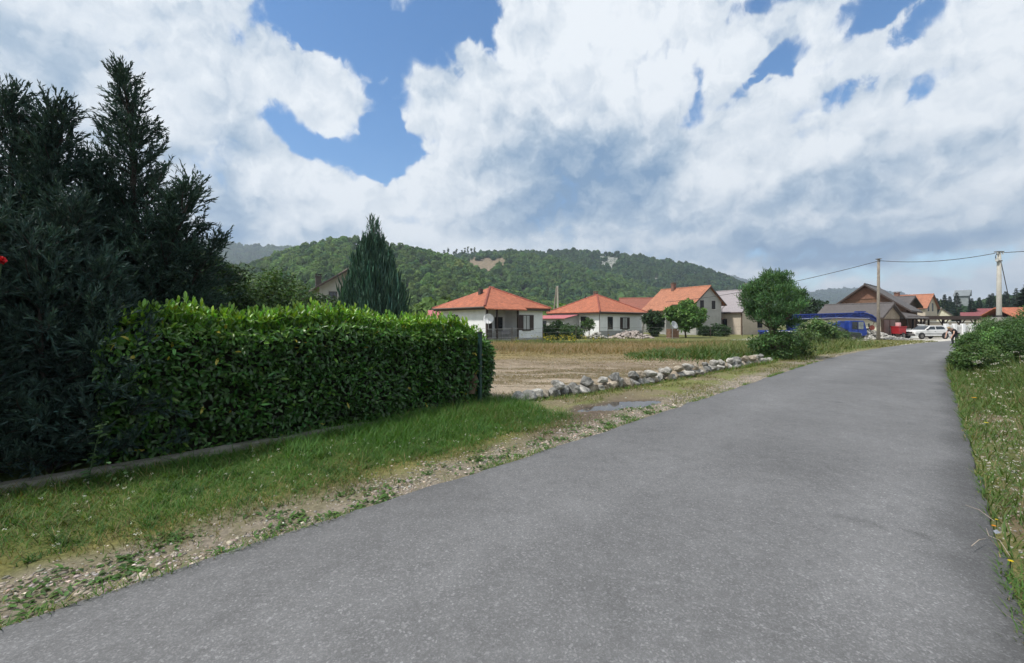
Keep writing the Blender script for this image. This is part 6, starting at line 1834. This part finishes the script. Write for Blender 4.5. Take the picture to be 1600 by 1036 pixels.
pebbles('gravel', t, road_l(t) - dl, rng.uniform(.004, .012, M) * np.exp(rng.normal(0, .35, M)), pig(M, (.30, .26, .22), .35, .08), stone_m)
M = 2600; t = rng.uniform(-2, 14, M); n = road_r(t) + np.abs(rng.normal(.25, .3, M)) + .03
pebbles('gravel', t, n, rng.uniform(.006, .016, M) * np.exp(rng.normal(0, .3, M)), pig(M, (.32, .30, .26), .3, .06), stone_m)
M = 5000; u = rng.random(M); t = rng.uniform(7.5, 30, M); n = rng.uniform(-9, -4, M) - u * 6; keep = rng.random(M) < .5
pebbles('lot_stones', t[keep], n[keep], rng.uniform(.008, .03, keep.sum()), pig(int(keep.sum()), (.34, .29, .23), .3, .08), stone_m)

# dry straw and creeping weeds on the shoulder
M = 9000; t = rng.uniform(-2.8, 15, M); dl = np.abs(rng.normal(.42, .28, M)) + .02; n = road_l(t) - dl
keep = rng.random(M) < sstep(.42, .6, fbm(t * 2.2, n * 3.5, seed=181)); t, n = t[keep], n[keep]; M = len(t)
turf('shoulder_tufts', t, n, rng.uniform(.02, .06, M), rng.uniform(.004, .008, M), mixcol(M, [STR, (.12, .15, .04), GRN], [3, 2, 2]), .9)
# strip between stone row and road: thin dry tufts
M = 26000
t = rng.uniform(7.8, 34, M); dl = rng.uniform(.15, 2.6, M); n = road_l(t) - dl
a = fbm(t * .9, n * 1.4, seed=121)
keep = (rng.random(M) < sstep(.44, .62, a) * .9 + .06) & (pud_mask(t, n) < -.5) & (n > np.where(t < 22.3, row_n(t) + .22, -99))
md = np.exp(-(((t - 9.0) / 2.2) ** 2 + ((n + 4.75) / .62) ** 2) ** 2); keep &= rng.random(M) > md * .95; keep &= np.abs(n + 4.66 + .22 * (t - 7.0)) > np.where(t < 9.4, .36, -1)
t, n = t[keep], n[keep]; M = len(t)
turf('dry_tufts', t, n, rng.uniform(.04, .13, M), rng.uniform(.008, .016, M), mixcol(M, [(.10, .14, .035), STR, (.16, .16, .06)], [3, 2, 3]), .6)
# foot of the stone row
M = 5200; t = rng.uniform(6.7, 22.3, M); n = row_n(t) + np.where(rng.random(M) < .6, rng.uniform(.14, .36, M), -rng.uniform(.12, .4, M))
turf('row_grass', t, n, rng.uniform(.05, .16, M) * (1 + .8 * sstep(15, 20, t)), rng.uniform(.008, .014, M), mixcol(M, [GRN, LGT, STR], [3, 3, 2]), .5)

# the lot: flattened straw
def xy_tn(x, y): return to_tn(x, y)
M = 46000
yy = 9.8 + rng.random(M) ** .7 * 16; xx = -2.5 + rng.random(M) * (yy * .75 + 2.5)
t, n = xy_tn(xx, yy); a = fbm(xx * .35 + 3, yy * 1.6, oct=5, seed=31)
keep = (n < row_n(t) - .3) & (rng.random(M) < sstep(.47, .6, a) + .03 + .3 * sstep(17, 22, yy))
t, n, yy = t[keep], n[keep], yy[keep]; M = len(t)
turf('straw_stubble', t, n, rng.uniform(.04, .12, M), rng.uniform(.010, .02, M), mixcol(M, [(.24, .18, .09), BRN, (.11, .12, .045)], [3, 3, 3]), .9)
# tall dry grass band in front of the bungalows
M = 46000
yy = 22.5 + rng.random(M) * 19; xx = (rng.uniform(600, 1215, M) - CX) / FOC * yy
t, n = xy_tn(xx, yy); a = fbm(xx * .3, yy * .6, seed=132)
keep = rng.random(M) < sstep(23.0, 26, yy + (a - .5) * 5)
keep &= (n < road_l(t) - 3.0)
t, n, yy, xx, a = t[keep], n[keep], yy[keep], xx[keep], a[keep]; M = len(t)
grn = sstep(34, 39, yy + (a - .5) * 6)
c = mixcol(M, [(.33, .235, .13), (.27, .195, .11), (.20, .185, .085)], [4, 3, 2.5]) * (.7 + .6 * fbm(xx * .4, yy * 1.1, oct=4, seed=134))[:, None]; gsel = rng.random(M) < grn
c[gsel] = mixcol(int(gsel.sum()), [(.10, .15, .04), (.16, .17, .06)], [2, 1])
turf('tall_dry_grass', t, n, rng.uniform(.22, .48, M) * (.25 + .75 * sstep(22.5, 27, yy + (a - .5) * 8)) * (.45 + 1.1 * sstep(.3, .7, fbm(xx * .22, yy * .5, seed=133))) * np.where(gsel, .8, 1), rng.uniform(.015, .034, M), c, .55, label='tall tawny dry grass across the back of the lot', cat_='grass')
# yellow flowering weeds before the first bungalow
K = 85; yy = rng.uniform(35, 40, K); xx = (rng.normal(880, 32, K) - CX) / FOC * yy; t, n = xy_tn(xx, yy)
Pq = np.repeat(np.stack([xx, yy, rng.uniform(.3, .7, K)], 1), 5, 0) + rng.normal(0, .07, (K * 5, 3))
leaves('yellow_weeds', 'diamond', Pq, rdir(K * 5), rdir(K * 5), .10, .07, pig(K * 5, (.32, .28, .03), .3, .1), leaf_soft)['kind'] = 'stuff'
turf('yellow_weed_stalks', t, n, rng.uniform(.5, .85, K), .04, mixcol(K, [(.10, .15, .04)], [1]), .2)
# green weed strip running from the middle of the lot to the roadside tree
M = 12000
px = 975 + 240 * rng.random(M) ** .75; f = (px - 975) / 240; yy = 24.5 + rng.normal(0, 1, M) * (1.6 - .3 * f) + f * -1.2
xx = (px - CX) / FOC * yy; t, n = xy_tn(xx, yy)
lump = fbm(xx * .8, yy * .8, seed=141)
turf('green_weeds', t, n, rng.uniform(.2, .5, M) * (.3 + 1.3 * lump) * (.35 + .65 * sstep(0, .25, f)), rng.uniform(.03, .06, M), mixcol(M, [(.06, .125, .03), (.105, .175, .045), (.19, .18, .075)], [4, 3, 1.5]), .6)
# rank pale grass under the elder, down to the asphalt
M = 17000
t = rng.uniform(24, 47, M); dl = .25 + rng.random(M) * 6.0; n = road_l(t) - dl; x, y = rt(t, n)
keep = rng.random(M) < sstep(.2, 1.6, dl + (fbm(t * .7, n * .7, seed=151) - .5) * 1.5)
keep &= rng.random(M) < (1 - .7 * sstep(38, 44, t))
t, n, dl = t[keep], n[keep], dl[keep]; M = len(t)
turf('rank_grass', t, n, rng.uniform(.3, .85, M) * sstep(-.3, 2.5, dl), rng.uniform(.025, .05, M), mixcol(M, [(.16, .21, .065), (.10, .155, .04), (.27, .25, .12)], [4, 3, 1.5]), .3, label='rank pale green grass under the elder bush', cat_='grass')
# short grass beyond the last weeds to the pole
M = 6000; t = rng.uniform(40, 58, M); n = road_l(t) - rng.uniform(.2, 4.5, M)
turf('pale_turf', t, n, rng.uniform(.06, .2, M), .05, mixcol(M, [(.24, .22, .09), (.15, .17, .06)], [1, 1]), .5)

# right verge: grass, weeds, seed heads, white umbels
M = 70000
t = rng.uniform(.2, 26, M) ** 1.0; dr = rng.random(M) ** 1.4 * 6.5 - .03; n = road_r(t) + dr
a = fbm(t * .8, n * .8, seed=161)
keep = rng.random(M) < (.45 + .5 * sstep(.4, .6, a)) * sstep(-.12, .08, dr)
t, n, dr, a = t[keep], n[keep], dr[keep], a[keep]; M = len(t)
rose = sstep(.5, .62, fbm(t * .5, n * .7, seed=162)) * sstep(.9, 1.8, dr)
c = mixcol(M, [(.085, .155, .035), (.13, .19, .05), (.22, .19, .09)], [5, 3, 1.5]); q = rng.random(M) < rose * .75
c[q] = mixcol(int(q.sum()), [(.20, .13, .085), (.26, .19, .12)], [2, 1])
turf('verge_weeds', t, n, rng.uniform(.07, .22, M) * (1 + 1.6 * sstep(.3, 1.6, dr)) * (1 + .6 * sstep(12, 20, t)), rng.uniform(.005, .011, M) * (1 + t * .04), c, .45, label='flowering grass and weeds on the right verge', cat_='grass')
K = 560; t = rng.uniform(1.5, 25, K); dr = .25 + rng.random(K) * 4.5; n = road_r(t) + dr; x, y = rt(t, n); z = gz(t, n) + rng.uniform(.12, .38, K) * (.6 + .5 * sstep(.5, 2, dr))
q = 9; Pq = np.repeat(np.stack([x, y, z], 1), q, 0); sz = np.repeat(rng.uniform(.012, .032, K), q)
off = rng.normal(0, 1, (K * q, 3)) * sz[:, None] * np.array([1, 1, .25])
leaves('white_umbels', 'diamond', Pq + off, rdir(K * q), np.tile([0, 0, 1.], (K * q, 1)) + rng.normal(0, .25, (K * q, 3)), .017 + .0008 * np.repeat(t, q), .014 + .0006 * np.repeat(t, q), pig(K * q, (.48, .45, .40), .2, .07), leaf_soft)['kind'] = 'stuff'
# brown seed heads standing over the verge, umbels before the shrub bank
K = 2600; t = rng.uniform(3, 22, K); dr = .7 + rng.random(K) * 4.5; n = road_r(t) + dr
keep = rng.random(K) < sstep(.46, .6, fbm(t * .5, n * .7, seed=162)); t, n, dr = t[keep], n[keep], dr[keep]; K = len(t); x, y = rt(t, n)
q = 6; P = np.repeat(np.stack([x, y, gz(t, n) + rng.uniform(.22, .5, K)], 1), q, 0) + rng.normal(0, 1, (K * q, 3)) * np.array([.012, .012, .035])
leaves('seed_heads', 'diamond', P, np.tile([0, 0, 1.], (K * q, 1)) + rng.normal(0, .5, (K * q, 3)), rdir(K * q), .03, .012, pig(K * q, (.24, .15, .11), .25, .08), leaf_soft)['kind'] = 'stuff'
K = 34; t = rng.uniform(16, 22, K); n = road_r(t) + rng.uniform(.4, 2.6, K); x, y = rt(t, n); q = 14
P = np.repeat(np.stack([x, y, gz(t, n) + rng.uniform(.45, .8, K)], 1), q, 0) + rng.normal(0, 1, (K * q, 3)) * np.array([.05, .05, .012])
leaves('tall_umbels', 'diamond', P, rdir(K * q), np.tile([0, 0, 1.], (K * q, 1)) + rng.normal(0, .2, (K * q, 3)), .035, .028, pig(K * q, (.38, .38, .33), .15, .05), leaf_soft)['kind'] = 'stuff'
# grass creeping over the ragged asphalt edges
M = 6500; t = np.concatenate([rng.uniform(.2, 26, M), rng.uniform(-2.5, 24, M)]); c_ = fbm(t * 1.8, t * 0 + 4, oct=4, seed=191)
n = np.concatenate([road_r(t[:M]) - .05 + np.abs(rng.normal(0, .09, M)), road_l(t[M:]) + .03 - np.abs(rng.normal(0, .07, M))])
keep = rng.random(2 * M) < sstep(.42, .58, c_); t, n = t[keep], n[keep]; M = len(t)
x, y = rt(t, n)
a = rng.uniform(0, 2 * PI, M)
leaves('edge_grass', 'blade', np.stack([x, y, np.maximum(gz(t, n), .0) + .005], 1), np.stack([np.cos(a) * .7, np.sin(a) * .7, 1 + 0 * a], 1), np.stack([np.cos(a), np.sin(a), 0 * a], 1), rng.uniform(.03, .11, M), rng.uniform(.004, .008, M) * (1 + t.clip(0, 30) * .03), mixcol(M, [GRN, LGT, STR], [4, 3, 1]), grass_m)['kind'] = 'stuff'
# leafy weeds in the right verge
M = 9000; t = rng.uniform(1, 24, M); n = road_r(t) + .15 + rng.random(M) * 4.5; x, y = rt(t, n)
keep = fbm(t * 1.4, n * 1.4, seed=171) > .5; t, n, x, y = t[keep], n[keep], x[keep], y[keep]; M = len(t)
a = rng.uniform(0, 2 * PI, M)
leaves('leafy_weeds', 'diamond', np.stack([x, y, gz(t, n) + rng.uniform(.02, .28, M)], 1), np.stack([np.cos(a), np.sin(a), .3 + 0 * a], 1), np.stack([0 * a, 0 * a, 1 + 0 * a], 1) + rng.normal(0, .3, (M, 3)), rng.uniform(.03, .08, M), rng.uniform(.015, .035, M), pig(M, (.07, .13, .035), .3, .12), leaf_soft)['kind'] = 'stuff'

# ---- the few flowers one can point at, twig and litter by the asphalt edge
def bloom(px, py, zz, r, col, label):
    x, y = gp(px, py); k = CAMH / (CAMH - zz); x, y = x / k, y / k
    t = thing('wildflower', label, 'flower', (x, y, zz))
    n = 14; a = np.arange(n) * 2 * PI / n
    leaves('petals', 'laurel', np.zeros((n, 3)), np.stack([np.cos(a), np.sin(a), .35 + 0 * a], 1), np.stack([-np.cos(a) * .3, -np.sin(a) * .3, 1 + 0 * a], 1), r, r * .5, pig(n, col, .1, .04), leaf_soft, t)
    m = MB(); m.tube([(0, 0, -zz), (.01, .01, -zz * .5), (0, 0, 0)], .003, 5); m.build('stem', surf('green stem', (.03, .06, .02), .7), t)
bloom(1579, 877, .10, .018, (.62, .46, .01), 'bright yellow flower nearest the camera at the right road edge')
bloom(1553, 822, .10, .017, (.60, .22, .01), 'orange flower beside the scrap of litter')
bloom(1557, 812, .12, .012, (.58, .44, .02), 'small yellow flower just above the orange one')
bloom(1522, 622, .3, .045, (.60, .32, .01), 'orange yellow flower far up the right verge')
bloom(1541, 661, .25, .03, (.58, .5, .02), 'pale yellow flower midway along the right verge')
x, y = gp(1557, 843)
m = MB(); m.add([(-.02, -.012, .0), (.018, -.015, .008), (.021, .012, .02), (-.012, .015, .013), (0, .0, .03)], [(0, 1, 4), (1, 2, 4), (2, 3, 4), (3, 0, 4), (0, 3, 2, 1)]); o = m.build('litter_scrap', surf('pale wrapper', (.25, .27, .31), .5, .2, 20)); o.location = (x, y, .05); tag(o, 'crumpled pale scrap of litter on the right road edge', 'litter')
def twig(pts, r, label):
    m = MB(); q = [gp(a, b) for a, b in pts]
    m.tube([(x, y, .075 + .012 * math.sin(i * 2.1)) for i, (x, y) in enumerate(q)], [r] + [r * .9] * (len(q) - 2) + [r * .5], 6)
    o = m.build('dry_twig', surf('dry twig', (.30, .25, .20), .9, .3, 20)); tag(o, label, 'twig')
twig([(1553, 828), (1530, 812), (1508, 800)], .0028, 'straight pale twig reaching onto the asphalt from the litter')
twig([(1578, 885), (1562, 862), (1545, 850), (1541, 840)], .0028, 'bent brown twig lying on the dark road edge below the litter')
twig([(1518, 869), (1530, 861), (1540, 855)], .003, 'short broken twig left of the bent one')
# climbing weed at the kerb under the conifers
x, y = gp(135, 768)
t = thing('tall_weed', 'lanky broad leaved weed growing over the kerb under the dark conifers', 'weed', (x, y, .1))
K = 46; f = rng.random(K); a = rng.uniform(0, 2 * PI, K)
P = np.stack([f * .12 + rng.normal(0, .02, K), f * .05 + rng.normal(0, .02, K), f * .58], 1)
low = rng.random(K) < .45; P[low] = np.stack([rng.normal(.12, .13, int(low.sum())), rng.normal(0, .1, int(low.sum())), rng.uniform(.03, .22, int(low.sum()))], 1)
leaves('foliage', 'laurel', P, np.stack([np.cos(a), np.sin(a), .2 + 0 * a], 1), np.stack([0 * a, 0 * a, 1 + 0 * a], 1) + rng.normal(0, .25, (K, 3)), rng.uniform(.05, .10, K), rng.uniform(.03, .05, K), pig(K, (.06, .12, .045), .2, .1), leaf_soft, t)
m = MB(); m.tube([(0, 0, -.1), (.05, .02, .25), (.12, .05, .6)], [.006, .005, .003], 6); m.build('stem', surf('green stem', (.03, .06, .02), .7), t)
